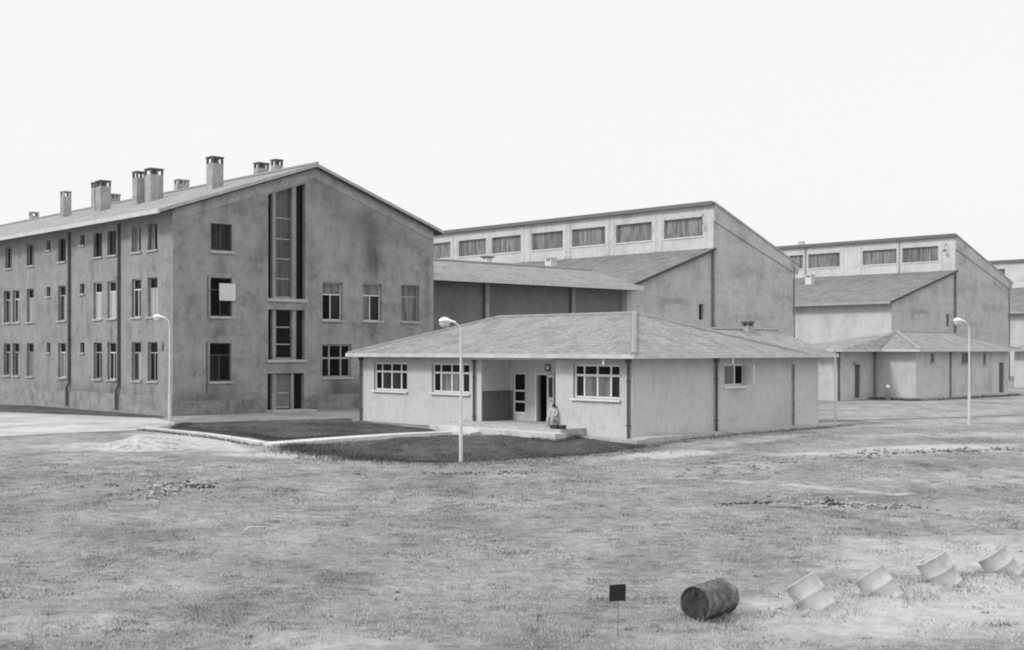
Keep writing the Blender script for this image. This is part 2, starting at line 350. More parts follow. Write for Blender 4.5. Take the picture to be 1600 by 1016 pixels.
def window(parent, ax, c, a0, a1, z0, z1, cols=(1,), transom=.0, frame='frame_g', upper='g_dark', lower='g_mid', sill='sill', fw=.055, dep=.14, sillh=.09, silld=.08, flip=1, mull_up=True, lowers=None):
    """frame (a part) > panes and sill (sub-parts)"""
    P = mapper(ax, c, flip); mb = MB(); e = .004
    bx(mb, P, a0+e, a0+fw, dep, dep+.06, z0+e, z1-e); bx(mb, P, a1-fw, a1-e, dep, dep+.06, z0+e, z1-e)
    bx(mb, P, a0+fw, a1-fw, dep, dep+.06, z0+e, z0+fw); bx(mb, P, a0+fw, a1-fw, dep, dep+.06, z1-fw, z1-e)
    zt = z1-transom if transom else None
    tot = sum(cols); edges = [a0+fw]
    for k in cols: edges.append(edges[-1]+(a1-a0-2*fw)*k/tot)
    if zt: bx(mb, P, a0+fw, a1-fw, dep-.003, dep+.055, zt-fw*.5, zt+fw*.5)
    for e_ in edges[1:-1]:
        bx(mb, P, e_-fw*.45, e_+fw*.45, dep-.006, dep+.05, z0+fw, (zt-fw*.5) if zt and not mull_up else z1-fw)
    fr = mb.build('window', M[frame], parent)
    for i in range(len(cols)):
        lo, hi = edges[i]+fw*.3, edges[i+1]-fw*.3
        q = MB(); bx(q, P, lo, hi, dep+.02, dep+.028, z0+fw*.6, (zt-fw*.3) if zt else z1-fw*.6)
        q.build('pane', M[lowers[i] if lowers else lower], fr)
    if zt:
        q = MB(); bx(q, P, a0+fw*.5, a1-fw*.5, dep+.022, dep+.03, zt+fw*.3, z1-fw*.5); q.build('pane', M[upper], fr)
    if sill:
        q = MB(); bx(q, P, a0-.07, a1+.07, -silld, dep, z0-sillh, z0); q.build('sill', M[sill], fr)
    # dark backing so nothing shows round the panes
    return fr
def downpipe(parent, x, y, z0, z1, r=.055, mat='pipe', kick=None, hopper=True):
    mb = MB()
    pts = [(x,y,z1)]
    if kick:
        zk, dx, dy = kick
        pts += [(x,y,zk+.12), (x+dx,y+dy,zk-.12)]; pts += [(x+dx,y+dy,z0)]
    else: pts += [(x,y,z0)]
    mb.tube(pts, r, 8)
    if hopper: mb.hexa([(x-.06,y-.06,z1-.18),(x+.06,y-.06,z1-.18),(x+.06,y+.06,z1-.18),(x-.06,y+.06,z1-.18),(x-.1,y-.08,z1),(x+.1,y-.08,z1),(x+.1,y+.08,z1),(x-.1,y+.08,z1)])
    z = z0+.5
    while z < z1-.4:
        mb.box(x-r-.015, x+r+.015, y-r-.015, y+r+.015, z, z+.04) if not kick or z > kick[0]+.2 else None
        z += 1.6
    return mb.build('downpipe', M[mat], parent)
def slope_uv(pts):
    """u along the level direction, v up the slope, metres"""
    P = [Vector(p) for p in pts]; n = (P[1]-P[0]).cross(P[2]-P[0]).normalized()
    if n.z < 0: n = -n
    h = Vector((0,0,1)).cross(n)
    h = h.normalized() if h.length > 1e-4 else Vector((1,0,0)); s = n.cross(h)
    return [(p.dot(h), p.dot(s)) for p in P]
def roofpoly(mb, *pts): mb.quad(*pts, uv=slope_uv(pts))
def chimney(parent, x, y, zb, h, w, d=None, mat='chim', dark=True, name='chimney'):
    d = d or w; mb = MB(); zt = zb+h; s = min(.3, h*.3); zb -= .5
    mb.box(x-w/2, x+w/2, y-d/2, y+d/2, zb, zt-s-.08)
    c = mb.build(name, M[mat], parent)
    q = MB(); p = .11
    for sx in (-1, 1):
        for sy in (-1, 1):
            q.box(x+sx*(w/2)-(p if sx > 0 else 0), x+sx*(w/2)+(p if sx < 0 else 0), y+sy*(d/2)-(p if sy > 0 else 0), y+sy*(d/2)+(p if sy < 0 else 0), zt-s-.078, zt-.082)
    if w > .6: q.box(x-.06, x+.06, y-d/2+.002, y+d/2-.002, zt-s-.077, zt-.083)
    q.box(x-w/2-.03, x+w/2+.03, y-d/2-.03, y+d/2+.03, zt-.08, zt)
    q.build('chimney_cap', M['chim_dark' if dark else mat], c)
    return c
def world(O, x, y): return (O[0]+x*CV-y*SV, O[1]+x*SV+y*CV)

# ------------------------------------------------------------------ three-storey building
AO = (-16.65, 60.0)
A = thing('three_storey_building', 'grey three-storey rendered building with a gabled end, tall stair window and row of chimneys', 'building', (AO[0], AO[1], 0))
LA, WA = 46.0, 16.5
def za(x): return 13.2-.344*abs(x-8.25)
# long wall: window columns (centre y) and rows
big = [2.13, 3.92, 6.78, 8.5, 13.2, 17.8, 20.0, 21.45, 24.6, 26.2, 29.5, 34.0, 36.0, 39.5, 41.2]
small = [10.47, 15.1, 27.9, 32.0]
rows = [(1.68,3.66), (4.93,6.91), (8.29,9.6)]
holes = []; wins = []
for r, (z0, z1) in enumerate(rows):
    for k, y in enumerate(big):
        if r == 2 and y in (20.0, 26.2): continue
        yy = 21.21 if (r == 2 and y == 21.45) else y
        holes.append(rect(yy-.53, yy+.53, z0, z1)); wins.append((yy-.53, yy+.53, z0, z1, r, k))
    for y in small:
        zz = (z1-.55, z1); holes.append(rect(y-.27, y+.27, *zz)); wins.append((y-.27, y+.27, zz[0], zz[1], 9, 0))
wall('wall', M['wall_side'], A, 'x', 0, rect(0, LA, .95, za(0)-.2), holes)
pickl = {(1,0):'g_lt',(1,1):'g_mid',(1,2):'g_lt',(1,3):'g_lt',(0,0):'g_dark',(0,1):'g_lt',(0,2):'g_mid',(0,3):'g_mid',(0,4):'g_cur',(0,5):'g_cur',(1,4):'g_lt',(1,5):'g_lt',(0,6):'g_lt',(0,7):'g_mid'}
for a0, a1, z0, z1, r, k in wins:
    if r == 9: window(A, 'x', 0, a0, a1, z0, z1, lower='g_dark', frame='frame_d')
    elif r == 2: window(A, 'x', 0, a0, a1, z0, z1, cols=(1,1), frame=random.choice(['frame_g','frame_d']), lowers=[random.choice(['g_mid','g_dark']), random.choice(['g_dark','g_mid','g_cur'])], sill='sill')
    else:
        lo = pickl.get((r, k), random.choice(['g_mid','g_cur','g_lt']))
        window(A, 'x', 0, a0, a1, z0, z1, cols=(1,1), transom=.55, mull_up=False, frame=random.choice(['frame_g','frame_w','frame_g']), upper='g_dark', lowers=[lo, lo if random.random() < .6 else 'g_mid'], sill='sill')  # pale lower panes hold reflected sky, dark uppers recess shade, painted in colour
# gable wall
gh = []; gw = []
for a0, a1, z0, z1 in ((2.08,3.29,8.27,9.63), (2.06,3.29,4.95,6.9), (2.02,3.24,1.67,3.6), (8.78,10.1,4.87,6.92), (11.45,12.75,4.87,6.95), (14.14,15.44,4.87,6.96), (8.76,10.68,1.75,3.56)):
    gh.append(rect(a0, a1, z0, z1)); gw.append((a0, a1, z0, z1))
S1 = [(5.4,5.95), (7.7,5.95), (7.7,12.14), (5.4,11.35)]
S2 = rect(5.4, 7.66, 2.74, 5.37); S3 = rect(5.36, 7.6, .12, 2.02)
wall('wall', M['wall_gable'], A, 'y', 0, [(0,0), (WA,0), (WA,za(WA)-.2), (8.25,za(8.25)-.2), (0,za(0)-.2)], gh+[S1,S2,S3], .3)
for i, (a0, a1, z0, z1) in enumerate(gw):
    if i == 0: window(A, 'y', 0, a0, a1, z0, z1, cols=(1,1), frame='frame_d', lowers=['g_mid','g_mid'], sill='sill', sillh=.14)
    elif i == 1: window(A, 'y', 0, a0, a1, z0, z1, cols=(1,1), transom=.6, mull_up=False, frame='frame_d', upper='black', lowers=['black','g_dark'], sill='sill', sillh=.12)
    elif i == 2: window(A, 'y', 0, a0, a1, z0, z1, cols=(1,1), transom=.6, mull_up=False, frame='frame_d', upper='black', lowers=['g_mid','g_dark'], sill='sill', sillh=.12)
    elif i == 6: window(A, 'y', 0, a0, a1, z0, z1, cols=(.8,1.4,1), transom=.75, frame='frame_g', upper='black', lowers=['g_dark','black','g_dark'], sill='sill', fw=.09)
    else: window(A, 'y', 0, a0, a1, z0, z1, cols=(1,1.15), transom=.66, mull_up=False, frame='frame_g' if i == 5 else 'frame_w', upper='g_cur', lowers=[['black','g_mid'],['g_cur','g_mid'],['g_cur','g_cur']][i-3], sill='sill', dep=.2, silld=.1)
wall('wall', M['wall_side'], A, 'x', WA, rect(0, LA, 0, za(WA)-.2), (), flip=-1)
wall('wall', M['wall_side'], A, 'y', LA, [(0,0), (WA,0), (WA,za(WA)-.2), (8.25,za(8.25)-.2), (0,za(0)-.2)], (), flip=-1)
mb = MB(); mb.box(-.04, 0, -.0, LA, -.3, .95); mb.build('plinth', M['plinth_side'], A)
mb = MB(); mb.box(-.04, 5.3, -.035, -.002, -.3, .72); mb.box(7.66, 8.1, -.035, -.002, -.3, .72); mb.box(8.1, WA, -.035, -.002, -.3, .85); mb.build('plinth', M['plinth'], A)
# stair window: piers, panes, rails
def stair(z0, zl, zr, rails, nm):
    P = mapper('y', 0); mb = MB()
    def zt(x): return zl+(zr-zl)*(x-5.4)/2.3
    def pier(x0, x1, d0, d1): mb.hexa([(x0,d0,z0),(x1,d0,z0),(x1,d1,z0),(x0,d1,z0),(x0,d0,zt(x0)-.01),(x1,d0,zt(x1)-.01),(x1,d1,zt(x1)-.01),(x0,d1,zt(x0)-.01)])
    pier(5.7, 5.9, .05, .3); pier(6.9, 7.14, .05, .3)
    mb.box(5.93, 6.86, .08, .29, z0, z0+.12)
    f = mb.build(nm, M['mull'], A)
    q = MB(); 
    for z in rails: q.box(5.94, 6.85, .2, .26, z-.03, z+.03)
    q.build('glazing_bar', M['frame_g'], f)
    q = MB(); q.hexa([(5.89,.24,z0+.1),(6.91,.24,z0+.1),(6.91,.25,z0+.1),(5.89,.25,z0+.1),(5.94,.24,zt(5.94)-.02),(6.85,.24,zt(6.85)-.02),(6.85,.25,zt(6.85)-.02),(5.94,.25,zt(5.94)-.02)]); q.build('pane', M['g_stair'] if z0 > 4 else M['g_dark'], f)
    for x0, x1 in ((5.41,5.72), (7.12,7.65)):
        q = MB(); q.hexa([(x0,.28,z0),(x1,.28,z0),(x1,.29,z0),(x0,.29,z0),(x0,.28,zt(x0)-.02),(x1,.28,zt(x1)-.02),(x1,.29,zt(x1)-.02),(x0,.29,zt(x0)-.02)]); q.build('pane', M['g_dark'], f)
    return f
stair(5.95, 11.35, 12.14, (7.0,8.05,9.1,10.2), 'stair_window'); stair(2.74, 5.37, 5.37, (3.55,4.45), 'stair_window')
mb = MB(); mb.box(5.3, 7.8, -.09, -.003, 5.78, 5.95); mb.box(5.3, 7.76, -.09, -.003, 2.6, 2.74); mb.build('ledge', M['sill'], A)
mb = MB(); mb.box(5.94, 6.8, .16, .22, .14, 2.0); d = mb.build('door', M['door_g'], A)
mb = MB(); mb.box(6.0, 6.74, .13, .158, .95, 1.03); mb.box(6.0, 6.74, .13, .158, .2, .27); mb.build('door_rail', M['frame_g'], d)
mb = MB(); mb.tube([(6.72,.09,1.1),(6.62,.09,1.1)], .015, 6); mb.build('handle', M['pipe'], d)
mb = MB(); mb.box(5.68, 5.93, .06, .28, .12, 2.01); mb.box(6.82, 7.0, .06, .28, .12, 2.01); mb.build('door_frame', M['mull'], A)
for q in ((5.37, 5.67), (7.01, 7.59)):
    mb = MB(); mb.box(*q, .27, .28, .12, 2.01); mb.build('side_light', M['black'], A)
mb = MB(); mb.box(5.2, 7.8, -1.0, -.04, -.1, .1); mb.build('doorstep', M['concrete'], A)
# roof
mb = MB(); y0, y1, t = -.28, LA+.3, .2
for s in (-1, 1):
    xe = -.8 if s < 0 else WA+.45
    roofpoly(mb, (xe,y0,za(xe)), (8.25,y0,za(8.25)), (8.25,y1,za(8.25)), (xe,y1,za(xe)))
    mb.quad((xe,y0,za(xe)-t), (8.25,y0,za(8.25)-t), (8.25,y1,za(8.25)-t), (xe,y1,za(xe)-t))
    mb.quad((xe,y0,za(xe)), (xe,y1,za(xe)), (xe,y1,za(xe)-t), (xe,y0,za(xe)-t))
roof = mb.build('roof', M['tile_a'], A)
mb = MB()
for s in (-1, 1):
    xe = -.8 if s < 0 else WA+.45
    def vp(x, y, dz): return (x, y, za(x)+dz)
    mb.hexa([vp(xe,y0-.03,-.14),vp(8.25,y0-.03,-.14),vp(8.25,y0-.004,-.14),vp(xe,y0-.004,-.14),vp(xe,y0-.03,.03),vp(8.25,y0-.03,.03),vp(8.25,y0-.004,.03),vp(xe,y0-.004,.03)])
mb.build('verge', M['sill'], roof)
for xa, xb in ((-.8,-.003), (WA+.003,WA+.45)):
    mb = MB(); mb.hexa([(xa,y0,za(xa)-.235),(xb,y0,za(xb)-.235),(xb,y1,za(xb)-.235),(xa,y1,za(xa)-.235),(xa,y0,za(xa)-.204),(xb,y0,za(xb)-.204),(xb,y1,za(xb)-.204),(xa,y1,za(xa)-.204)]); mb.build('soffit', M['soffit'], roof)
mb = MB()
for s in (-1, 1):
    x0, x1 = (0.0, 8.25) if s < 0 else (WA, 8.25)
    mb.hexa([(x0,-.025,za(x0)-.75),(x1,-.025,za(x1)-.75),(x1,-.003,za(x1)-.75),(x0,-.003,za(x0)-.75),(x0,-.025,za(x0)-.21),(x1,-.025,za(x1)-.21),(x1,-.003,za(x1)-.21),(x0,-.003,za(x0)-.21)])
mb.build('gable_band', M['band'], A)
mb = MB(); mb.tube([(8.25,y0,13.22),(8.25,y1,13.22)], .12, 8); mb.build('ridge_tiles', M['ridge_dim'], roof)
mb = MB(); mb.box(-.93, -.81, y0, y1, za(-.8)-.2, za(-.8)+.02); mb.build('gutter', M['fascia'], A)
mb = MB(); mb.box(WA+.46, WA+.56, y0, y1, za(WA+.45)-.2, za(WA+.45)+.02); mb.build('gutter', M['gutter'], A)
for y in (5.78, 12.04, 23.2, 31.0): downpipe(A, -.1, y, .1, 9.85, .075, 'pipe', kick=(1.25, -.05, .18), hopper=False)
for x, y, h, w in ((5.55,25.8,1.7,.55), (6.17,22.4,1.8,.5), (4.79,18.3,1.85,.68), (4.63,13.1,1.9,.58), (5.08,12.1,1.85,.8), (5.22,5.2,1.72,.68)):
    chimney(A, x, y, za(x), h, w, dark=(y < 24))
for y, h, w in ((39.7,.75,.6), (25.7,.85,.75), (15.95,.85,.8), (6.4,.85,.72), (4.75,.85,.5)): chimney(A, 8.9, y, za(8.9)+.25, h, w, .5, dark=(y < 10))
mb = MB(); mb.tube([(1.85,-.02,3.7),(1.85,-.02,1.0)], .03, 6); mb.tube([(1.9,-.02,7.0),(1.9,-.02,4.9)], .02, 6); mb.build('cable', M['pipe'], A)
mb = MB(); mb.box(-.012, -.001, 0.9, 1.15, 3.2, 3.6); mb.build('vent', M['door_d'], A)
# white sheet hung in the first-floor gable window
mb = MB(); n = 9
for i in range(n):
    for j in range(2): pass
pts = []
for i in range(n+1):
    x = 2.52+.93*i/n; pts.append((x, -.07+.022*math.sin(i*2.2)))
for i in range(n):
    (xa, ya), (xb, yb) = pts[i], pts[i+1]
    mb.hexa([(xa,ya,5.76),(xb,yb,5.74),(xb,yb+.012,5.74),(xa,ya+.012,5.76),(xa,-.06,6.62),(xb,-.06,6.62),(xb,-.048,6.62),(xa,-.048,6.62)])
sh = mb.build('white_sheet', M['cloth']); sh.location = (AO[0], AO[1], 0); sh.rotation_euler = (0,0,TH)
tag(sh, 'white sheet hanging out of the middle window on the gable end', 'sheet')

# ------------------------------------------------------------------ link building
D = thing('link_building', 'long low dark-walled block with plain tiled roof between the three-storey building and first hall', 'building', (AO[0], AO[1], 0))
wall('wall', M['linkwall'], D, 'y', 3.5, rect(16.52, 37.1, -.1, 7.65))
wall('wall', M['linkwall'], D, 'y', 11.5, rect(16.52, 36.6, -.1, 7.65), flip=-1)
mb = MB(); e0, e1, zr, ye, yr, yb = 16.53, 37.4, 9.15, 2.1, 7.1, 11.9
roofpoly(mb, (e0,ye,7.78), (e1,ye,7.78), (e1,yr,zr), (e0,yr,zr)); roofpoly(mb, (e0,yb,7.6), (e1,yb,7.6), (e1,yr,zr), (e0,yr,zr))
mb.quad((e0,ye,7.6), (e1,ye,7.6), (e1,3.6,7.62), (e0,3.6,7.62)); mb.quad((e1,ye,7.6), (e1,yb,7.5), (e1,yr,zr-.02))
r = mb.build('roof', M['tile_c'], D)
mb = MB(); mb.box(e0, e1+.05, ye-.08, ye-.003, 7.48, 7.82); mb.build('fascia', M['fascia'], D)
mb = MB(); mb.box(e0, e1, ye-.003, 3.49, 7.5, 7.58); mb.build('soffit', M['soffit'], D)
mb = MB(); mb.tube([(e0,yr,zr+.02),(e1,yr,zr+.02)], .12, 8); mb.build('ridge_tiles', M['ridge_dim'], r)
for x in (23.5, 31.45):
    downpipe(D, x, 3.4, .1, 7.5, .07, 'pipe', hopper=False)
    mb = MB(); mb.box(x+.12, x+.42, 3.38, 3.497, .1, 7.49); mb.build('pilaster', M['band'], D)
mb = MB(); mb.box(27.4, 27.9, 7.5, 8.0, 8.7, 9.62); c = mb.build('chimney', M['chim_lt'], D)
mb = MB(); mb.box(27.3, 28.0, 7.4, 8.1, 9.62, 9.72); mb.build('chimney_cap', M['chim_dark'], c)

# ------------------------------------------------------------------ sawtooth halls
HG = 'sawtooth factory halls with clerestory windows'
def hall(label, x0, xc, x1, wc, L=46., extra=True, clean='hall'):
    ox, oy = world(AO, x0, 3.0)
    T = thing('factory_hall', label, 'factory hall', (ox, oy, 0), TH, HG)
    a, b_ = xc-x0, x1-x0
    ZE, ZS, ZP, ZR = 7.85, 11.1, 14.6, 10.6
    wall('wall', M[clean], T, 'y', 0, [(0,-.2), (a,-.2), (a,ZS-.12), (0,ZE-.12)], [rect(a-1.75, a-1.2, 5.55, 6.75)], .25)
    mb = MB(); mb.box(a-1.72, a-1.23, .2, .21, 5.58, 6.72); mb.build('window', M['black'], T)
    wall('wall', M[clean], T, 'y', -.03, [(a+.0,-.2), (b_,-.2), (b_,ZR-.1), (a+.0,ZP-.1)])
    wall('wall', M['white'], T, 'x', 0, rect(0, L, -.2, ZE-.12))
    holes = [rect(y-1.95-3, y+1.95-3, 12.1, 13.6) for y in wc]
    wall('wall', M['white'], T, 'x', a, rect(-.028, L, ZS-.1, ZP-.05), holes, .3)
    wall('wall', M[clean], T, 'x', b_, rect(0, L, -.2, ZR-.1), flip=-1)
    wall('wall', M[clean], T, 'y', L, [(0,-.2), (b_,-.2), (b_,ZR-.1), (a,ZP-.1), (a,ZS-.1), (0,ZE-.12)], flip=-1)
    for k, y in enumerate(wc):
        y -= 3
        window(T, 'x', a, y-1.95, y+1.95, 12.1, 13.6, cols=(1,1,1,1,1,1), transom=.0, frame='frame_g', lowers=[random.choice(['g_hall','g_hall','g_hall','g_cur']) for _ in range(6)], sill='sill_w', fw=.05, dep=.22, silld=.06)
    for y in [y-3+s*2.25 for y in wc for s in (-1, 1)]:
        mb = MB(); mb.box(a-.04, a-.002, y-.14, y+.14, ZS+.05, 14.3); mb.build('pilaster', M['white'], T)
    # lower roof, upper roof
    sl = (ZS-ZE)/a; mb = MB(); t = .16
    roofpoly(mb, (-.7,-.3,ZE-.7*sl), (a-.002,-.3,ZS), (a-.002,L,ZS), (-.7,L,ZE-.7*sl))
    mb.quad((-.7,-.3,ZE-.7*sl-t), (a-.002,-.3,ZS-t), (a-.002,L,ZS-t), (-.7,L,ZE-.7*sl-t))
    mb.quad((-.7,-.3,ZE-.7*sl-t), (-.7,L,ZE-.7*sl-t), (-.7,L,ZE-.7*sl), (-.7,-.3,ZE-.7*sl))
    r1 = mb.build('lower_roof', M['tile_h'], T)
    mb = MB(); mb.hexa([(-.7,-.34,ZE-.7*sl-.2),(a-.02,-.34,ZS-.2),(a-.02,-.303,ZS-.2),(-.7,-.303,ZE-.7*sl-.2),(-.7,-.34,ZE-.7*sl+.03),(a-.02,-.34,ZS+.03),(a-.02,-.303,ZS+.03),(-.7,-.303,ZE-.7*sl+.03)])
    mb.build('verge', M['frame_d'], r1)
    mb = MB(); mb.box(-.82, -.703, -.3, L, ZE-.7*sl-.18, ZE-.7*sl+.02); mb.build('gutter', M['gutter'], T)
    s2 = (ZP-ZR)/(b_-a); mb = MB(); xe = b_+.9
    roofpoly(mb, (a-.25,-.15,ZP+.02), (xe,-.15,ZR-.9*s2+.02), (xe,L,ZR-.9*s2+.02), (a-.25,L,ZP+.02))
    mb.quad((a-.25,-.15,ZP-.1), (xe,-.15,ZR-.9*s2-.1), (xe,L,ZR-.9*s2-.1), (a-.25,L,ZP-.1))
    mb.quad((xe,-.15,ZR-.9*s2-.1), (xe,L,ZR-.9*s2-.1), (xe,L,ZR-.9*s2+.02), (xe,-.15,ZR-.9*s2+.02))
    r2 = mb.build('roof', M['tile_h'], T)
    mb = MB(); mb.box(a-.33, a-.253, -.15, L, ZP-.2, ZP+.1); mb.build('fascia', M['door_g'], r2)
    mb = MB(); q = 1.25
    mb.hexa([(a+.02,-.12,ZP-q-.2),(xe-.3,-.12,ZR-.6*s2-q*.7),(xe-.3,-.033,ZR-.6*s2-q*.7),(a+.02,-.033,ZP-q-.2),(a+.02,-.12,ZP+.1),(xe,-.12,ZR-.9*s2+.1),(xe,-.033,ZR-.9*s2+.1),(a+.02,-.033,ZP+.1)])
    mb.build('verge_beam', M[clean], r2)
    downpipe(T, a-.12, -.12, .2, ZS-.2, .11, 'pipe_lt', hopper=False); downpipe(T, b_+.1, -.1, .2, ZR-.5, .07, 'pipe_lt', hopper=False)
    chimney(T, a-3.2, 14.5, ZS-3.2*sl, .95, .7, mat='chim_lt', dark=False)
    if extra:
        for y in (17.5, 34.5): chimney(T, a+1.2, y, ZP-1.2*s2+.1, .62, .7, dark=True, name='roof_vent')
    else: chimney(T, a+1.2, 18.5, ZP-.6, 1.2, .5, name='roof_vent', mat='chim_lt', dark=False)
    mb = MB(); mb.tube([(a-.05,.9,13.75),(a-.45,.9,13.5),(a-.45,.9,13.2)], .035, 6); mb.hexa([(a-.6,.7,12.95),(a-.3,.7,12.95),(a-.3,1.05,12.95),(a-.6,1.05,12.95),(a-.5,.8,13.2),(a-.4,.8,13.2),(a-.4,.95,13.2),(a-.5,.95,13.2)]); mb.build('wall_lamp', M['door_g'], T)
    return T
hall('large grey hall with sawtooth roof and seven clerestory windows directly behind the nearest low block', 36.8, 46.7, 57.3, [5.98, 11.12, 16.22, 21.2, 26.5, 31.2, 36.3, 41.4])
hall('paler hall with sawtooth roof further right, behind the second low block', 73.07, 85.1, 96.5, [6.73, 11.27, 17.88, 22.4, 29.0, 33.6, 40.2], extra=False)
hall('farthest hall, only its roof edge and clerestory showing past the right hall', 111.5, 123.5, 134.9, [6.73, 11.27, 17.88, 22.4, 29.0, 33.6, 40.2], extra=False)

# ------------------------------------------------------------------ low hip-roofed blocks
CG = 'low pale blocks with hipped tile roofs'
SLP, EZ, OH = .33, 3.07, .6
def hip(mb, x0, x1, y0, y1, z0, caps, open_end=None):
    """hip roof over an eave rectangle; ridge along the longer side"""
    wx, wy = x1-x0, y1-y0
    if wx > wy: h = wy/2; A_, B_ = (x0+h, y0+h), (x1-h, y0+h)
    else: h = wx/2; A_, B_ = (x0+h, y0+h), (x0+h, y1-h)
    zr = z0+SLP*h; a = (*A_, zr); b = (*B_, zr)
    c00, c10, c11, c01 = (x0,y0,z0), (x1,y0,z0), (x1,y1,z0), (x0,y1,z0)
    if wx > wy:
        roofpoly(mb, c00, c10, b, a); roofpoly(mb, c10, c11, b); roofpoly(mb, c11, c01, a, b); roofpoly(mb, c01, c00, a)
        caps += [(c00, a), (c01, a), (a, b), (c10, b), (c11, b)]
    else:
        roofpoly(mb, c00, c10, a); roofpoly(mb, c10, c11, b, a); roofpoly(mb, c11, c01, b); roofpoly(mb, c01, c00, a, b)
        caps += [(c00, a), (c10, a), (a, b), (c01, b), (c11, b)]
    return a, b
def eaves(T, loops, gut='fascia'):
    mb = MB(); so = MB()
    for (x0, x1, y0, y1) in loops:
        for q in ((x0-.05,x1+.05,y0-.05,y0-.002), (x0-.05,x1+.05,y1+.002,y1+.05), (x0-.05,x0-.002,y0-.002,y1+.002), (x1+.002,x1+.05,y0-.002,y1+.002)): mb.box(*q, EZ-.13, EZ+.015)
        so.box(x0, x1, y0, y1, EZ-.11, EZ-.07)
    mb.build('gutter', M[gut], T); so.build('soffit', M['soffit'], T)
def caps_obj(parent, caps, mat, r=.1):
    mb = MB()
    for a, b_ in caps: mb.tube([a, b_], r, 8)
    return mb.build('ridge_tiles', M[mat], parent)

CO = (4.35, 44.2)
C1 = thing('low_building', 'pale single-storey block with hipped tile roof, recessed porch and white windows, nearest the camera', 'building', (CO[0], CO[1], 0), TH, CG)
fw = [(13.16,15.6,1.43,2.7), (8.98,11.45,1.43,2.7), (.62,2.98,1.43,2.72)]
porch = rect(3.92, 8.22, .32, 2.86)
wall('wall', M['clinic'], C1, 'x', 0, rect(0, 16.7, -.4, 2.97), [rect(*f) for f in fw]+[porch], .2)
wall('wall', M['clinic'], C1, 'y', 0, rect(0, 12, -.4, 2.97), [rect(5.42, 6.75, 1.83, 2.7)], .2)
wall('wall', M['clinic'], C1, 'x', 12, rect(0, 5, -.4, 2.97), flip=-1); wall('wall', M['clinic'], C1, 'x', 9.8, rect(5, 16.7, -.4, 2.97), flip=-1)
wall('wall', M['clinic'], C1, 'y', 16.7, rect(0, 9.8, -.4, 2.97), flip=-1); wall('wall', M['clinic'], C1, 'y', 5, rect(9.8, 12, -.4, 2.97), flip=-1)
for i, f in enumerate(fw):
    # columns run with increasing y, i.e. from right to left in the picture
    window(C1, 'x', 0, *f, cols=(.62,1,1,.62), transom=.42, frame='frame_w', upper='g_dark', lowers=[['g_dark','g_mid','g_mid','black'],['g_mid','g_cur','g_cur','g_dark'],['g_mid','g_cur','g_cur','g_mid']][i], sill='sill_w', fw=.085, dep=.1, sillh=.08, silld=.1)
window(C1, 'y', 0, 5.42, 6.75, 1.83, 2.7, cols=(1,.8), frame='frame_w', lowers=['g_cur','black'], sill='sill_w', fw=.08, dep=.06)
mb = MB(); mb.hexa([(6.68,-.5,1.9),(6.72,-.5,1.9),(6.72,.03,1.9),(6.68,.03,1.9),(6.68,-.5,2.64),(6.72,-.5,2.64),(6.72,.03,2.64),(6.68,.03,2.64)]); mb.build('casement', M['frame_w'], C1)
# porch recess
y0, y1, zf, zc, dp = 3.92, 8.22, .32, 2.86, 1.6
wall('wall', M['clinic'], C1, 'x', dp, rect(y0, y1, zf, zc), [rect(7.3,8.02,.6,2.28), rect(5.93,6.7,zf,2.3)], .15)
mb = MB()
mb.quad((.2,y0,zf),(dp,y0,zf),(dp,y0,zc),(.2,y0,zc)); mb.quad((.2,y1,zf),(dp,y1,zf),(dp,y1,zc),(.2,y1,zc)); mb.quad((.2,y0,zc),(dp,y0,zc),(dp,y1,zc),(.2,y1,zc))
mb.build('porch_lining', M['clinic'], C1)
mb = MB(); mb.box(.02, 1.585, y1-.025, y1-.002, zf, 1.56); mb.box(dp-.02, dp-.002, 8.03, y1-.03, zf, 1.56); mb.build('dado', M['dado'], C1)
mb = MB(); mb.box(dp-.02, dp-.002, 6.72, 7.28, zf, 1.56); mb.build('dado', M['clinic_far'], C1)
mb = MB(); mb.box(dp+.05, dp+.09, 7.3, 7.36, .6, 2.28); mb.box(dp+.05, dp+.09, 7.96, 8.02, .6, 2.28)
for z in (.6, 1.06, 1.52, 2.24): mb.box(dp+.045, dp+.085, 7.36, 7.96, z, z+.07)
w = mb.build('window', M['frame_w'], C1)
mb = MB(); mb.box(dp+.06, dp+.065, 7.33, 7.99, .63, 2.27); mb.build('pane', M['black'], w)
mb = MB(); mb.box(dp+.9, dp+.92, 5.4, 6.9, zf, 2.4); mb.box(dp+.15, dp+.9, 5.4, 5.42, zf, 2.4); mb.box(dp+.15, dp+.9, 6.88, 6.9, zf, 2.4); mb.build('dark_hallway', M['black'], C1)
mb = MB(); mb.box(dp-.03, dp+.12, 6.62, 6.7, zf, 2.3); mb.box(dp-.03, dp+.12, 5.93, 5.99, zf, 2.3); mb.box(dp-.03, dp+.12, 5.99, 6.62, 2.23, 2.3); mb.build('door_frame', M['frame_w'], C1)
mb = MB(); mb.box(dp+.1, dp+.14, 6.5, 6.61, zf+.02, 2.22); mb.build('door_jamb', M['door_d'], C1)
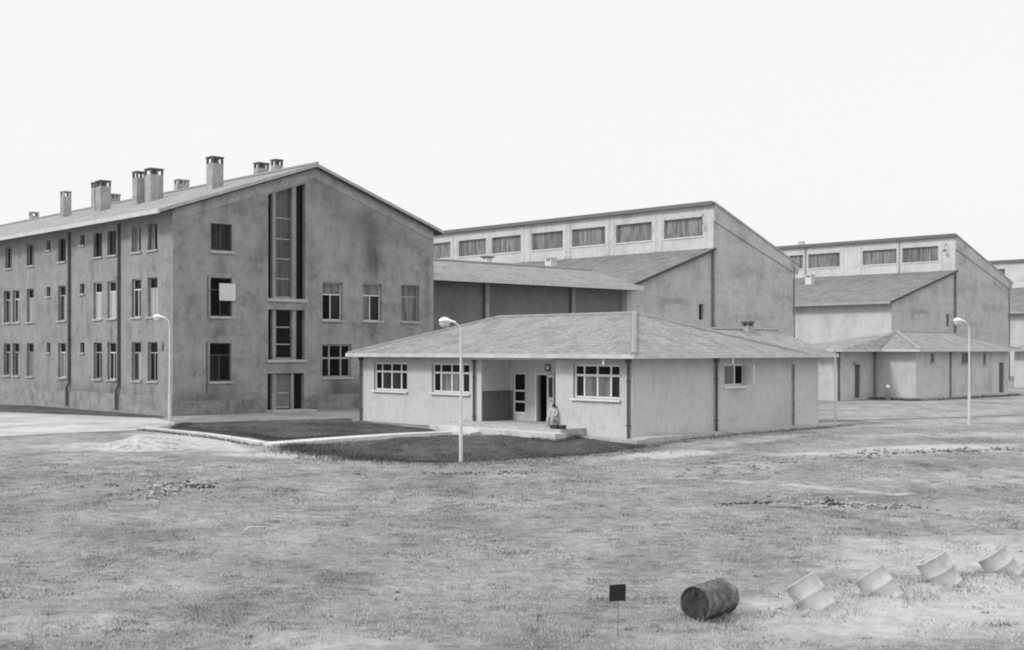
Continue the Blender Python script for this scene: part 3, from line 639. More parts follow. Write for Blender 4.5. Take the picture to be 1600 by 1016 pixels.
# the leaf swung wide open to the right: local x runs from the hinge along the leaf
mb = MB(); Lw = .78
for x0, x1, t0, t1, z0, z1 in ((0,.08,0,.045,.03,1.92), (Lw-.09,Lw,0,.045,.03,1.92), (.08,Lw-.09,0,.045,1.82,1.92), (.08,Lw-.09,0,.045,.92,1.02), (.08,Lw-.09,.01,.035,.03,.92)): mb.box(x0, x1, t0, t1, z0, z1)
dl = mb.build('door', M['frame_w'], C1); dl.location = (dp-.04, 5.93, zf); dl.rotation_euler = (0, 0, R(-90-28))
mb = MB(); mb.box(.08, Lw-.09, .016, .03, 1.02, 1.82); mb.build('pane', M['g_mid'], dl)
mb = MB(); mb.tube([(Lw-.04,-.06,.88),(Lw-.16,-.06,.88)], .02, 6); mb.tube([(Lw-.04,-.06,.88),(Lw-.04,.0,.88)], .014, 6); mb.build('handle', M['pipe'], dl)
mb = MB(); mb.box(dp-.03, dp-.002, 5.78, 6.12, 2.38, 2.68); sg = mb.build('sign_plate', M['door_g'], C1)
mb = MB(); mb.box(dp-.036, dp-.031, 5.88, 6.02, 2.45, 2.61); mb.build('emblem', M['cloth'], sg)
mb = MB(); mb.box(-.5, .18, 3.6, 8.75, 2.865, 2.95); mb.build('porch_beam', M['white'], C1)
mb = MB(); mb.box(-1.35, 1.59, 2.3, 9.1, -.35, .315); mb.build('porch_floor', M['concrete'], C1)
mb = MB(); mb.box(-1.95, -1.352, 2.0, 9.2, -.4, .2); mb.build('doorstep', M['kerb'], C1)
mb = MB(); mb.box(-.55, -.003, -.7, 2.29, -.5, .04); mb.box(-.003, 13.2, -.7, -.003, -.5, .1); mb.build('apron', M['concrete'], C1)
# roof
caps = []; mb = MB()
XB, ZRG = 9.8, 4.76                      # depth of the main range, ridge height
ex0, ex1, ey0, ey1 = -OH, XB+OH, -OH, 16.7+.15
ra, rb = (XB/2, 4.2, ZRG), (XB/2, 12.5, ZRG)
e00, e10, e11, e01 = (ex0,ey0,EZ), (ex1,ey0,EZ), (ex1,ey1,EZ), (ex0,ey1,EZ)
roofpoly(mb, e00, e10, ra); roofpoly(mb, e10, e11, rb, ra); roofpoly(mb, e11, e01, rb); roofpoly(mb, e01, e00, ra, rb)
caps = [(e00, ra), (e01, rb), (ra, rb), (e10, ra), (e11, rb)]
es = (ZRG-EZ)/5.0; ry = 2.5; zr = EZ+es*(ry+OH); xe = 12.5
k = (zr-EZ)/(ZRG-EZ); xi = ex1+(ra[0]-ex1)*k
roofpoly(mb, (9.5,-OH,EZ), (xe,-OH,EZ), (xe,ry,zr), (xi,ry,zr)); roofpoly(mb, (xe,2*ry+OH,EZ), (9.5,2*ry+OH,EZ), (xi,ry,zr), (xe,ry,zr)); mb.quad((xe,-OH,EZ), (xe,2*ry+OH,EZ), (xe,ry,zr))
rf = mb.build('roof', M['tile_c'], C1)
caps_obj(rf, [caps[0]], 'ridge_dim', .12); caps_obj(rf, caps[1:]+[((xi,ry,zr),(xe,ry,zr))], 'ridge_dim', .09)
mb = MB(); so = MB()
for q in ((-OH-.06,xe+.06,-OH-.06,-OH-.002), (-OH-.06,-OH-.002,-OH-.002,ey1+.05), (-OH,ex1,ey1+.002,ey1+.06), (ex1+.002,ex1+.06,5.8,ey1)): mb.box(*q, EZ-.13, EZ+.02)
mb.build('gutter', M['fascia'], C1)
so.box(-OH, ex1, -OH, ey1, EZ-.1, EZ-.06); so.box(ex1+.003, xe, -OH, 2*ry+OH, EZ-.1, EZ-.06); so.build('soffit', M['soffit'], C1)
for x, y, k in ((-.09,16.5,1), (-.09,8.6,1), (-.09,.12,1), (4.83,-.09,1)): downpipe(C1, x, y, .0, 2.93, .05, 'pipe')
downpipe(C1, 10.06, -.07, .0, 2.65, .04, 'pipe_lt', hopper=False)
mb = MB(); mb.tube([(-.5,.95,2.95),(-.5,.95,2.7)], .05, 6); mb.tube([(5.3,-.5,2.95),(5.3,-.5,2.7)], .05, 6); mb.build('gutter_outlet', M['frame_w'], C1)
chimney(C1, 10.1, 2.3, zr-.05, .42, .36, mat='chim')
# two dark boxes by the porch end
for i, (x, y, w_, d_, h_) in enumerate(((-1.1,2.85,.34,.2,.14), (-1.1,2.46,.18,.2,.15))):
    mb = MB(); mb.box(-d_/2, d_/2, -w_/2, w_/2, 0, h_-.03); 
    wx, wy = world(CO, x, y)
    t = thing('wooden_box', ['wide dark box at the right end of the porch floor', 'narrow dark box beside the wide one at the porch end'][i], 'box', (wx, wy, .317), TH, 'dark boxes by the porch')
    mb.build('box_body', M['crate'], t)
    mb = MB(); mb.box(-d_/2-.02, d_/2+.02, -w_/2-.02, w_/2+.02, h_-.028, h_); mb.build('lid', M['frame_d'], t)

# second block: an end range with its ridge along x and a front wing
def block2(O, label, z):
    T = thing('low_building', label, 'building', (O[0], O[1], z), TH, CG)
    c = M['clinic_far']
    wall('wall', c, T, 'x', 0, rect(0, 2.8, -.3, 2.97))
    ho = [rect(1.8,2.25,2.3,2.85), rect(5.75,6.95,2.2,2.9), rect(8.7,9.1,2.15,2.85), rect(10.94,11.69,.2,2.2)]
    wall('wall', c, T, 'y', 0, rect(0, 12.3, -.3, 2.97), ho, .2)
    for i, h in enumerate(ho[:3]): window(T, 'y', 0, h[0][0], h[1][0], h[0][1], h[2][1], cols=(1,1) if i == 1 else (1,), frame='frame_g', lower='g_mid' if i != 1 else 'g_cur', sill='sill')
    mb = MB(); mb.box(10.97, 11.66, .12, .16, .2, 2.18); d = mb.build('door', M['door_d'], T)
    mb = MB(); mb.tube([(11.55,.06,1.2),(11.55,.12,1.2)], .03, 6); mb.build('handle', M['frame_g'], d)
    wall('wall', c, T, 'y', 2.8, rect(-4.2, 0, -.3, 2.97), [rect(-2.25,-1.6,.1,2.15)], .2)
    mb = MB(); mb.box(-2.22, -1.63, .1+2.8, 2.94, .1, 2.13); d = mb.build('door', M['door_d'], T)
    mb = MB(); mb.tube([(-1.75,2.85,1.1),(-1.75,2.9,1.1)], .03, 6); mb.build('handle', M['frame_g'], d)
    mb = MB(); mb.box(-2.5, -1.45, 2.5, 2.797, 2.2, 2.28); mb.build('door_canopy', M['sill'], T)
    wall('wall', c, T, 'x', -4.2, rect(2.8, 6.2, -.3, 2.97)); wall('wall', c, T, 'y', 6.2, rect(-4.2, 12.3, -.3, 2.97), flip=-1); wall('wall', c, T, 'x', 12.3, rect(0, 6.2, -.3, 2.97), flip=-1)
    caps = []; mb = MB(); a, b_ = hip(mb, -OH, 12.95, -OH, 6.3, EZ, caps)
    p, q, s = (-5,2.0,EZ-.006), (-5,7.0,EZ-.006), (-.0,7.0,EZ-.006); a2 = (a[0], a[1], a[2]-.01)
    roofpoly(mb, p, q, a2); roofpoly(mb, q, s, a2); roofpoly(mb, p, (-.8,2.0,EZ-.006), a2)
    r = mb.build('roof', M['tile_c'], T)
    caps_obj(r, [caps[0]], 'ridge', .1); caps_obj(r, caps[1:], 'ridge_dim', .08)
    mb = MB()
    for k in ((-OH-.05,13.15,-OH-.05,-OH-.002), (-OH-.05,-OH-.002,-OH-.002,1.95), (-5.05,-OH-.05,1.95,1.998), (-5.05,-5.002,1.998,7), (13.102,13.15,-OH,6.3)): mb.box(*k, EZ-.12, EZ+.02)
    mb.build('gutter', M['fascia'], T)
    mb = MB(); mb.box(-OH, 13.1, -OH, 6.3, EZ-.1, EZ-.06); mb.box(-5, -OH-.002, 2.0, 7, EZ-.1, EZ-.06); mb.build('soffit', M['soffit'], T)
    downpipe(T, -.08, 2.7, -.1, 2.9, .05, 'pipe_lt'); downpipe(T, 4.21, -.08, -.1, 2.9, .05, 'pipe_lt'); downpipe(T, -4.1, 2.72, -.1, 2.95, .05, 'pipe', hopper=False)
    mb = MB(); mb.box(-.5, 12.6, -.5, -.003, -.3, .06); mb.box(-.5, -.003, -.003, 2.8, -.3, .06); mb.build('apron', M['concrete'], T)
    return T
KO = (24.45, 74.0)
block2(KO, 'second low pale block with hipped roof and small high windows, standing beyond the nearest one', .2)
block2((KO[0]+33*CV-2*SV+1.0, KO[1]+33*SV+2*CV), 'third low block, just its eave corner showing at the right edge', .25)

# ------------------------------------------------------------------ street lamps
LG = 'white street lamps on thin posts'
def lamp(x, y, H, label, rz):
    t = thing('street_lamp', label, 'street lamp', (x, y, base_h(x, y)), rz, LG)
    mb = MB(); mb.tube([(0,0,-.3),(0,0,1.3),(0,0,1.32),(0,0,H-.55)], [.062,.06,.045,.036], 10); mb.build('post', M['lamp_post'], t)
    mb = MB(); pts = [(0,0,H-.56)]
    for k in range(1, 8):
        a = k/7*R(62); pts.append((-.26*(1-math.cos(a)), 0, H-.55+.3*math.sin(a)))
    pts.append((pts[-1][0]-.07, 0, pts[-1][2]+.04)); mb.tube(pts, .028, 8); mb.build('arm', M['lamp_post'], t)
    ex, ez = pts[-1][0], pts[-1][2]
    # head: a tapering shell, broad and domed at the far end
    mb = MB(); n = 16; secs = [(.05,.035,.04,0), (-.06,.055,.055,.02), (-.15,.11,.085,.035), (-.24,.165,.115,.05), (-.34,.185,.125,.055), (-.43,.155,.1,.05), (-.49,.08,.055,.045), (-.505,.01,.01,.04)]
    base = 0
    for k, (dx, ry, rz_, dz) in enumerate(secs):
        for j in range(n):
            a = 2*math.pi*j/n; zz = math.sin(a); zz = zz*rz_ if zz > 0 else zz*rz_*.45
            mb.v.append((ex+dx, ry*math.cos(a), ez+dz+zz))
        if k:
            for j in range(n): mb.f.append(((k-1)*n+j, (k-1)*n+(j+1) % n, k*n+(j+1) % n, k*n+j))
    mb.build('lamp_head', M['lamp_w'], t, True)
    mb = MB(); mt = Matrix.Translation((ex-.31, 0, ez+.02)) @ Matrix.Scale(1.25, 4, (1,0,0))
    mb.lathe([(.135,0),(.14,-.06),(.12,-.13),(.075,-.175),(.002,-.185)], 16, mt); mb.build('lamp_bowl', M['lamp_glass'], t, True)
    return t
lamp(-1.64, 39.2, 4.72, 'nearest street lamp, its white head seen against the dark link wall', R(8))
lamp(-15.1, 53.9, 4.9, 'street lamp at the corner of the three-storey building', R(6))
lamp(19.6, 52.4, 4.7, 'street lamp in front of the second low block on the right', R(8))

# ------------------------------------------------------------------ drums
def drum(label, mtx, body, lidm, group, sink=0):
    t = bpy.data.objects.new('oil_drum', None); COL.objects.link(t); t.matrix_world = mtx; tag(t, label, 'oil drum', group)
    r, h = .29, .88
    prof = [(r-.012,.0),(r+.008,.005),(r+.01,.02),(r,.03)]
    for zc in (.29, .58): prof += [(r,zc-.03),(r+.013,zc-.012),(r+.013,zc+.012),(r,zc+.03)]
    prof += [(r,h-.03),(r+.01,h-.02),(r+.008,h-.005),(r-.012,h)]
    prof2 = prof+[(r-.014,h-.03)]
    mb = MB(); mb.lathe([(r-.014,.03)]+prof2, 36); mb.build('drum_body', body, t, True)
    for z, nm in ((.028,'drum_base'), (h-.028,'lid')):
        mb = MB(); mb.lathe([(.0005,z),(.12,z+(.004 if z < .4 else -.004)),(r-.014,z)], 36); l = mb.build(nm, lidm, t)
        if nm == 'lid':
            mb = MB(); mb.lathe([(.0005,z+.022),(.035,z+.022),(.035,z+.002)], 12, Matrix.Translation((.15,.08,0))); mb.build('bung', lidm, l)
    return t
def align(z, loc, roll=0):
    z = Vector(z).normalized(); x = Vector((0,0,1)).cross(z).normalized(); y = z.cross(x)
    m = Matrix((x, y, z)).transposed().to_4x4(); m.translation = Vector(loc); return m @ Matrix.Rotation(roll, 4, 'Z')
m, nt, b = newmat('rusty_dark_steel')
n = N(nt, 'ShaderNodeTexNoise', Scale=5.0, Detail=8.0, Roughness=.75); nt.links.new(coords(nt), n.inputs['Vector'])
nt.links.new(ramp(nt, n.outputs['Fac'], [(.35, .035), (.5, .09), (.68, .3)]), b.inputs['Base Color']); b.inputs['Roughness'].default_value = .75; bump(nt, b, n.outputs['Fac'], .5, .01); M['rust'] = m
m, nt, b = newmat('rusty_lid')
n = N(nt, 'ShaderNodeTexNoise', Scale=6.0, Detail=7.0, Roughness=.7); nt.links.new(coords(nt), n.inputs['Vector'])
nt.links.new(ramp(nt, n.outputs['Fac'], [(.35, .012), (.5, .03), (.7, .07)]), b.inputs['Base Color']); b.inputs['Roughness'].default_value = .8; M['rustlid'] = m
m, nt, b = newmat('chalky_white_paint')
n = N(nt, 'ShaderNodeTexNoise', Scale=4.0, Detail=8.0, Roughness=.7); nt.links.new(coords(nt), n.inputs['Vector'])
nt.links.new(ramp(nt, n.outputs['Fac'], [(.3, .22), (.45, .4), (.7, .52)]), b.inputs['Base Color']); b.inputs['Roughness'].default_value = .7; M['whitepaint'] = m
M['whitelid'] = plain('dirty_white_lid', .34, .8, .4, 4)
# dark drum on its side: end (lid) towards the camera's left
ax = Vector((-.60, -.66, -.02)).normalized(); c = Vector((3.0, 20.05, hgt(3.0, 20.05)+.27))
drum('dark rusty drum lying on its side in the grass, one end facing left', align(ax, c-ax*.88+Vector((0,0,.0)), 1.2), M['rust'], M['rustlid'], None)
WG = 'white drums half buried in a row'
DR = [(5.12,20.5,.5), (6.5,21.35,.45), (7.85,22.2,.49), (9.38,23.3,.43)]
for (x, y, up), lab in zip(DR, ('white half-buried drum nearest the dark drum, leaning left', 'second white half-buried drum from the dark one, leaning left', 'third white half-buried drum from the dark one, leaning left', 'white leaning drum at the far right end of the row')):
    a_ = (Vector((-.52, .22, .82))+Vector((random.uniform(-.1,.1), random.uniform(-.12,.12), 0))).normalized()
    drum(lab, align(a_, Vector((x, y, hgt(x, y))) - a_*(.88-up), x*2.1), M['whitepaint'], M['whitelid'], WG)

# ------------------------------------------------------------------ little sign
sx, sy = 1.64, 19.0; zb = hgt(sx, sy)
t = thing('marker_sign', 'small dark square sign on a thin stake in the foreground grass', 'sign', (sx, sy, zb), R(-8))
mb = MB(); mb.tube([(0,0,-.2),(.01,.012,.66)], .009, 8); mb.build('stake', M['pipe_lt'], t)
mb = MB(); p = [(-.128,-.29+.02),(.128,-.245+.02),(.132,.0+.03),(-.118,-.03+.03)]
z0 = .84
mb.hexa([(-.13,-.008,z0-.275),(.125,-.008,z0-.255),(.125,.004,z0-.255),(-.13,.004,z0-.275),(-.122,-.008,z0-.02),(.13,-.008,z0+.005),(.13,.004,z0+.005),(-.122,.004,z0-.02)])
mb.build('sign_plate', plain('black_paint', .015, .5, .3), t)

# ------------------------------------------------------------------ person sitting by the second block
def skin_mesh(name, pts, edges, rad, mat, parent, sub=1):
    me = bpy.data.meshes.new(name); me.from_pydata(pts, edges, []); me.update()
    o = bpy.data.objects.new(name, me); COL.objects.link(o)
    if parent: o.parent = parent
    bpy.context.view_layer.objects.active = o
    md = o.modifiers.new('Skin', 'SKIN'); md.use_smooth_shade = True
    if not me.skin_vertices: me.attributes  # layer is made with the modifier's first evaluation
    bm = bmesh.new(); bm.from_mesh(me); ly = bm.verts.layers.skin.verify(); bm.verts.ensure_lookup_table()
    for i, v in enumerate(bm.verts):
        r = rad[i]; v[ly].radius = r if isinstance(r, tuple) else (r, r); v[ly].use_root = (i == 0)
    bm.to_mesh(me); bm.free()
    s = o.modifiers.new('Sub', 'SUBSURF'); s.levels = sub; s.render_levels = sub
    me.materials.append(mat); return o
def seated_person(x, y, z, rz):
    T = thing('person', 'person in pale clothes sitting low beside the open porch door', 'person', (x, y, z), rz)
    P = [(0,0,.36),(0,.03,.55),(0,.03,.74),(0,.02,.86),(0,0,.92),(0,-.01,1.0),(0,-.005,1.07)]
    E = [(i,i+1) for i in range(6)]; Rr = [(.15,.12),(.14,.1),(.16,.1),(.09,.08),(.05,.05),(.078,.09),(.06,.075)]
    for s in (-1, 1):
        k = len(P); P += [(s*.17,.02,.82),(s*.22,-.06,.58),(s*.14,-.26,.48),(s*.11,-.34,.47)]; Rr += [.055,.045,.036,.03]; E += [(3,k),(k,k+1),(k+1,k+2),(k+2,k+3)]
        for f in range(4):
            q = len(P); P += [(s*(.09+.018*f),-.38,.47-.004*f),(s*(.09+.017*f),-.41+.006*f,.45)]; Rr += [.009,.007]; E += [(k+3,q),(q,q+1)]
        q = len(P); P += [(s*.07,-.35,.475)]; Rr += [.01]; E += [(k+3,q)]
        k = len(P); P += [(s*.1,-.04,.34),(s*.13,-.42,.42),(s*.12,-.38,.08),(s*.13,-.52,.04)]; Rr += [.09,.065,.045,.035]; E += [(0,k),(k,k+1),(k+1,k+2),(k+2,k+3)]
    skin_mesh('body', P, E, Rr, M['skin'], T)
    P = [(0,0,.37),(0,.03,.55),(0,.03,.74),(0,.02,.85)]; E = [(0,1),(1,2),(2,3)]; Rr = [(.16,.13),(.155,.115),(.18,.12),(.1,.09)]
    for s in (-1, 1):
        k = len(P); P += [(s*.17,.02,.82),(s*.22,-.06,.58),(s*.17,-.18,.52)]; Rr += [.07,.06,.05]; E += [(3,k),(k,k+1),(k+1,k+2)]
    skin_mesh('shirt', P, E, Rr, M['shirt'], T)
    P = [(0,0,.34)]; E = []; Rr = [(.16,.13)]
    for s in (-1, 1):
        k = len(P); P += [(s*.1,-.06,.35),(s*.13,-.42,.42),(s*.12,-.38,.12)]; Rr += [.105,.08,.062]; E += [(0,k),(k,k+1),(k+1,k+2)]
    skin_mesh('trousers', P, E, Rr, M['shirt'], T)
    mb = MB(); mb.lathe([(.004,.125),(.05,.115),(.082,.075),(.092,.03),(.086,-.02),(.07,-.05)], 16, Matrix.Translation((0,.012,1.03))); mb.build('hair', M['hair'], T, True)
    mb = MB()
    for s in (-1, 1): mb.box(s*.03-.01, s*.03+.01, -.094, -.088, 1.03, 1.04)
    mb.box(-.012, .012, -.112, -.09, .995, 1.03); mb.box(-.025, .025, -.094, -.089, .965, .972); mb.build('face_features', M['hair'], T)
px_, py_ = world(CO, -.12, 3.9)
seated_person(px_, py_, .315, TH-R(75))
bpy.data.objects['person'].scale = (.76,)*3
mb = MB(); mb.box(-.2, .2, -.16, .16, .165, .19)
t = thing('stool', 'low wooden stool under the person by the porch door', 'stool', (px_, py_, .317), TH-R(75))
mb.build('seat', M['frame_g'], t)
for sx_ in (-1, 1):
    for sy_ in (-1, 1):
        mb = MB(); mb.box(sx_*.16-.02, sx_*.16+.02, sy_*.12-.02, sy_*.12+.02, 0, .164); mb.build('leg', M['frame_g'], t)
px_, py_ = world(KO, -1.0, 1.3); zz = base_h(px_, py_)
t = thing('churn', 'small dark churn with a pale lid by the second block wall', 'churn', (px_, py_, zz), 0)
mb = MB(); mb.lathe([(.002,0),(.15,0),(.17,.03),(.17,.5),(.1,.62),(.1,.7),(.002,.7)], 16); mb.build('churn_body', M['pipe_lt'], t, True)
mb = MB(); mb.lathe([(.002,.702),(.13,.702),(.15,.78),(.09,.92),(.002,.95)], 14); mb.build('lid', M['lamp_post'], t, True)
# ------------------------------------------------------------------ rubble, mound, stick
def stones(name, label, cat, spots, mat='stone'):
    bm = bmesh.new()
    for (x, y, s) in spots:
        r = bmesh.ops.create_icosphere(bm, subdivisions=1, radius=s)
        q = Matrix.Rotation(random.random()*6, 3, 'Z') @ Matrix.Rotation(random.random()*3, 3, 'X')
        k = Vector((random.uniform(.7,1.5), random.uniform(.6,1.2), random.uniform(.45,.9)))
        for v in r['verts']:
            c_ = q @ Vector((v.co.x*k.x, v.co.y*k.y, v.co.z*k.z))*random.uniform(.75,1.2)
            v.co = c_ + Vector((x, y, hgt(x, y)+(s*.2 if mat == 'stone' else -s*.1)))
    me = bpy.data.meshes.new(name); bm.to_mesh(me); bm.free(); me.materials.append(M[mat])
    o = bpy.data.objects.new(name, me); COL.objects.link(o); return tag(o, label, cat, None, 'stuff')
sp = [(-9.35+random.gauss(0,.5), 33.2+random.gauss(0,.8), abs(random.gauss(.03,.035))+.02) for _ in range(150)] + [(-8.75+random.gauss(0,.2), 34.2+random.gauss(0,.15), random.uniform(.05,.13)) for _ in range(14)]
stones('rubble', 'heap of broken stones lying in the grass left of centre', 'rubble', sp)
sp = [(-8.75+random.gauss(0,.26), 33.75+random.gauss(0,.1), random.uniform(.03,.1)) for _ in range(60)] + [(-9.4+random.gauss(0,.5), 33.4+random.gauss(0,.6), random.uniform(.03,.07)) for _ in range(60)]
stones('earth_clods', 'dark earth clods among the broken stones left of centre', 'earth', sp, 'clod')
sp = []
for _ in range(110):
    t_ = random.random(); sp.append((6.8+3.3*t_+random.gauss(0,.2), 32.2-1.4*t_+random.gauss(0,.35), abs(random.gauss(.03,.035))+.02))
for _ in range(120):
    t_ = random.random(); sp.append((4.6+9*t_+random.gauss(0,.3), 36.5+6.0*t_+random.gauss(0,.5), abs(random.gauss(.025,.03))+.016))
for _ in range(60):
    t_ = random.random(); sp.append((12+6*t_+random.gauss(0,.3), 41.5+1.2*t_+random.gauss(0,.3), abs(random.gauss(.035,.035))+.02))
stones('rubble', 'scattered line of broken stones across the right of the field', 'rubble', sp)
sp = [(5.3+1.5*t_+random.gauss(0,.1), 31.0+.7*t_+random.gauss(0,.12), random.uniform(.02,.06)) for t_ in [random.random() for _ in range(90)]] + [(8.2+random.gauss(0,.15), 31.4+random.gauss(0,.25), random.uniform(.03,.09)) for _ in range(25)] + [(8.9+random.gauss(0,.5), 30.9+random.gauss(0,.2), random.uniform(.02,.06)) for _ in range(50)] + [(12+5*t_+random.gauss(0,.2), 41.3+1.2*t_+random.gauss(0,.15), random.uniform(.03,.07)) for t_ in [random.random() for _ in range(60)]]
stones('earth_clods', 'dark earth clods along the broken stones in the right of the field', 'earth', sp, 'clod')
sp = [(-2.6+3.4*t_+random.gauss(0,.15), 37.2-.5*t_+random.gauss(0,.12), random.uniform(.02,.06)) for t_ in [random.random() for _ in range(90)]] + [(-4.6+random.gauss(0,.12), 36.6+random.gauss(0,.1), random.uniform(.04,.09)) for _ in range(8)]
stones('earth_clods', 'thin line of dark earth clods below the lawn by the nearest lamp', 'earth', sp, 'clod')
bm = bmesh.new(); bmesh.ops.create_grid(bm, x_segments=26, y_segments=20, size=1)
for v in bm.verts:
    x, y = v.co.x*2.3, v.co.y*1.6; d = math.hypot(v.co.x, v.co.y)
    z = .42*smooth(1-d)*(1+.5*noise.noise((x*1.2, y*1.2, 2)))-.05+.04*noise.noise((x*4, y*4, 5))
    v.co = (x-12.9, y+43.2, 0); v.co.z = base_h(v.co.x, v.co.y)+z
me = bpy.data.meshes.new('earth_mound'); bm.to_mesh(me); bm.free(); me.materials.append(M['soilheap'])
for p in me.polygons: p.use_smooth = True
o = bpy.data.objects.new('earth_mound', me); COL.objects.link(o); tag(o, 'low mound of pale earth on the grass below the kerb', 'mound')
t = thing('dead_branch', 'small bleached forked branch lying on the grass', 'branch', (-5.84, 27.5, hgt(-5.84, 27.5)+.06), 0)
mb = MB(); mb.tube([(-.16,-.3,.0),(-.06,-.05,.06),(.0,.02,.07),(.36,.04,.08)], [.014,.02,.02,.01], 6); mb.build('stem', M['stick'], t)
mb = MB(); mb.tube([(0,.02,.07),(-.16,.05,.09)], [.016,.007], 6); mb.build('twig', M['stick'], t)
t = thing('pole', 'thin grey pole standing just right of the nearest block, beside its eave corner', 'pole', (13.35, 50.5, base_h(13.35, 50.5)), 0)
mb = MB(); mb.tube([(0,0,-.3),(0,0,3.28)], .032, 8); mb.build('shaft', M['pole'], t)
mb = MB(); mb.lathe([(.034,3.2),(.05,3.21),(.05,3.3),(.002,3.33)], 8); mb.build('pole_cap', M['pole'], t)

# ------------------------------------------------------------------ grass blades (stuff)
def hv(x, y): return np.array([hgt(a, b) for a, b in zip(x, y)])
def blades(name, label, x, y, hgt_m, wid, tone, mat):
    n = len(x); z = hv(x, y)-.01
    a = rng.uniform(0, 2*math.pi, n); lean = rng.uniform(.1, .75, n)*hgt_m; la = rng.uniform(0, 2*math.pi, n)
    v = np.empty((n, 3, 3), np.float32)
    v[:,0,0] = x-np.cos(a)*wid/2; v[:,0,1] = y-np.sin(a)*wid/2; v[:,0,2] = z
    v[:,1,0] = x+np.cos(a)*wid/2; v[:,1,1] = y+np.sin(a)*wid/2; v[:,1,2] = z
    v[:,2,0] = x+np.cos(la)*lean; v[:,2,1] = y+np.sin(la)*lean; v[:,2,2] = z+hgt_m
    me = bpy.data.meshes.new(name); me.vertices.add(n*3); me.vertices.foreach_set('co', v.ravel())
    me.loops.add(n*3); me.loops.foreach_set('vertex_index', np.arange(n*3, dtype=np.int32))
    me.polygons.add(n); me.polygons.foreach_set('loop_start', np.arange(0, n*3, 3, dtype=np.int32))
    me.update(calc_edges=True)
    at = me.attributes.new('tone', 'FLOAT', 'POINT'); at.data.foreach_set('value', np.repeat(tone, 3).astype(np.float32))
    me.materials.append(mat); o = bpy.data.objects.new(name, me); COL.objects.link(o)
    return tag(o, label, 'grass', None, 'stuff')
def blade_mat(name, lo, hi):
    m, nt, b = newmat(name); a = N(nt, 'ShaderNodeAttribute', attribute_name='tone')
    nt.links.new(ramp(nt, a.outputs['Fac'], [(0, lo), (.6, (lo+hi)/2), (1, hi)]), b.inputs['Base Color'])
    b.inputs['Roughness'].default_value = .85; b.inputs['Specular IOR Level'].default_value = .15; return m
n = 620000
Y = 17.5+(60-17.5)*rng.random(n)**1.3; X = (rng.random(n)*2-1)*(.445*Y+1)
def fld(x, y, s, o): return noise.noise((x*s, y*s, o))
keep = np.zeros(n, bool); tone = np.zeros(n); hh = np.zeros(n)
for i in range(n):
    x, y = X[i], Y[i]
    if y > 40.5 and (inpoly(x, y, LAWN2) or inpoly(x, y, LAWN1) or (x < 6.5 and y > 43.4+.5*fld(x, y, .4, 3)) or y-43.4 > (x-5.5)*.9): continue
    c = .55+.55*fld(x, y, .9, 4)+.45*fld(x, y, .22, 8)-.5*soil(x, y)
    if rng.random() < c*1.15:
        keep[i] = True; q = .56+.75*fld(x, y, .33, 14)+.4*fld(x, y, 1.1, 5)+.3*fld(x, y*1.2, 2.6, 11)+.25*fld(x, y, 7, 3)+.35*smooth((27-y)/9)-.16*smooth((y-27)/6)*smooth((41-y)/4)+.2*smooth((x-4)/6)*smooth((30-y)/8)  # near and lower-right terms put extra brightness into the blade colour
        tone[i] = q+rng.normal(0, .18); hh[i] = (.02+.035*rng.random()+.025*max(0, fld(x, y, .9, 4)))
X, Y, tone, hh = X[keep], Y[keep], np.clip(tone[keep], 0, 1), hh[keep]
blades('field_grass', 'rough dry pasture grass covering the foreground field', X, Y, hh, .011+.011*rng.random(len(X)), tone, blade_mat('dry_grass', .11, .5))
tx, ty, th_, tt = [], [], [], []
for _ in range(420):
    cy = 18.3+24*random.random()**1.1; cx = random.uniform(-.44, .44)*cy; r = random.uniform(.04, .26); dk = random.uniform(0, .3)
    if cy > 38.8 and (inpoly(cx, cy, LAWN2) or inpoly(cx, cy, LAWN1)): continue
    el = random.uniform(1, 3.2)
    for _ in range(int(110*r*el*.6)+14):
        x, y = cx+random.gauss(0, r*el*.5), cy+random.gauss(0, r*.5)
        tx.append(x); ty.append(y); th_.append(random.uniform(.03, .07)); tt.append(min(1, max(0, dk+random.gauss(0, .15))))
for (x0, y0, up) in DR+[(3.0,20.0,0), (3.4,20.4,0)]:
    for _ in range(300):
        a_ = random.uniform(0, 6.283); q = abs(random.gauss(.42, .16)); x, y = x0+.1+q*math.cos(a_)*1.3, y0-.05+q*math.sin(a_)
        if math.hypot(x-x0-.1, y-y0) < .3: continue
        tx.append(x); ty.append(y); th_.append(random.uniform(.04, .15)); tt.append(random.uniform(.65, 1))
blades('weed_tufts', 'darker coarse weed tufts dotted over the field', np.array(tx), np.array(ty), np.array(th_), np.full(len(tx), .017), np.array(tt), blade_mat('weed_grass', .07, .42))
n = 80000; LX, LY, LH, LT = [], [], [], []
for P in (LAWN1, LAWN2):
    x0, x1 = min(p[0] for p in P), max(p[0] for p in P); y0, y1 = min(p[1] for p in P), max(p[1] for p in P)
    for _ in range(n):
        x, y = random.uniform(x0, x1), random.uniform(y0, y1)
        if inpoly(x, y, P):
            LX.append(x); LY.append(y); LH.append(.05+.05*random.random()+.05*max(0, fld(x, y, .8, 2))); LT.append(.52+.6*fld(x, y, .35, 6)+.35*fld(x, y, 2.2, 1)+random.gauss(0, .2))
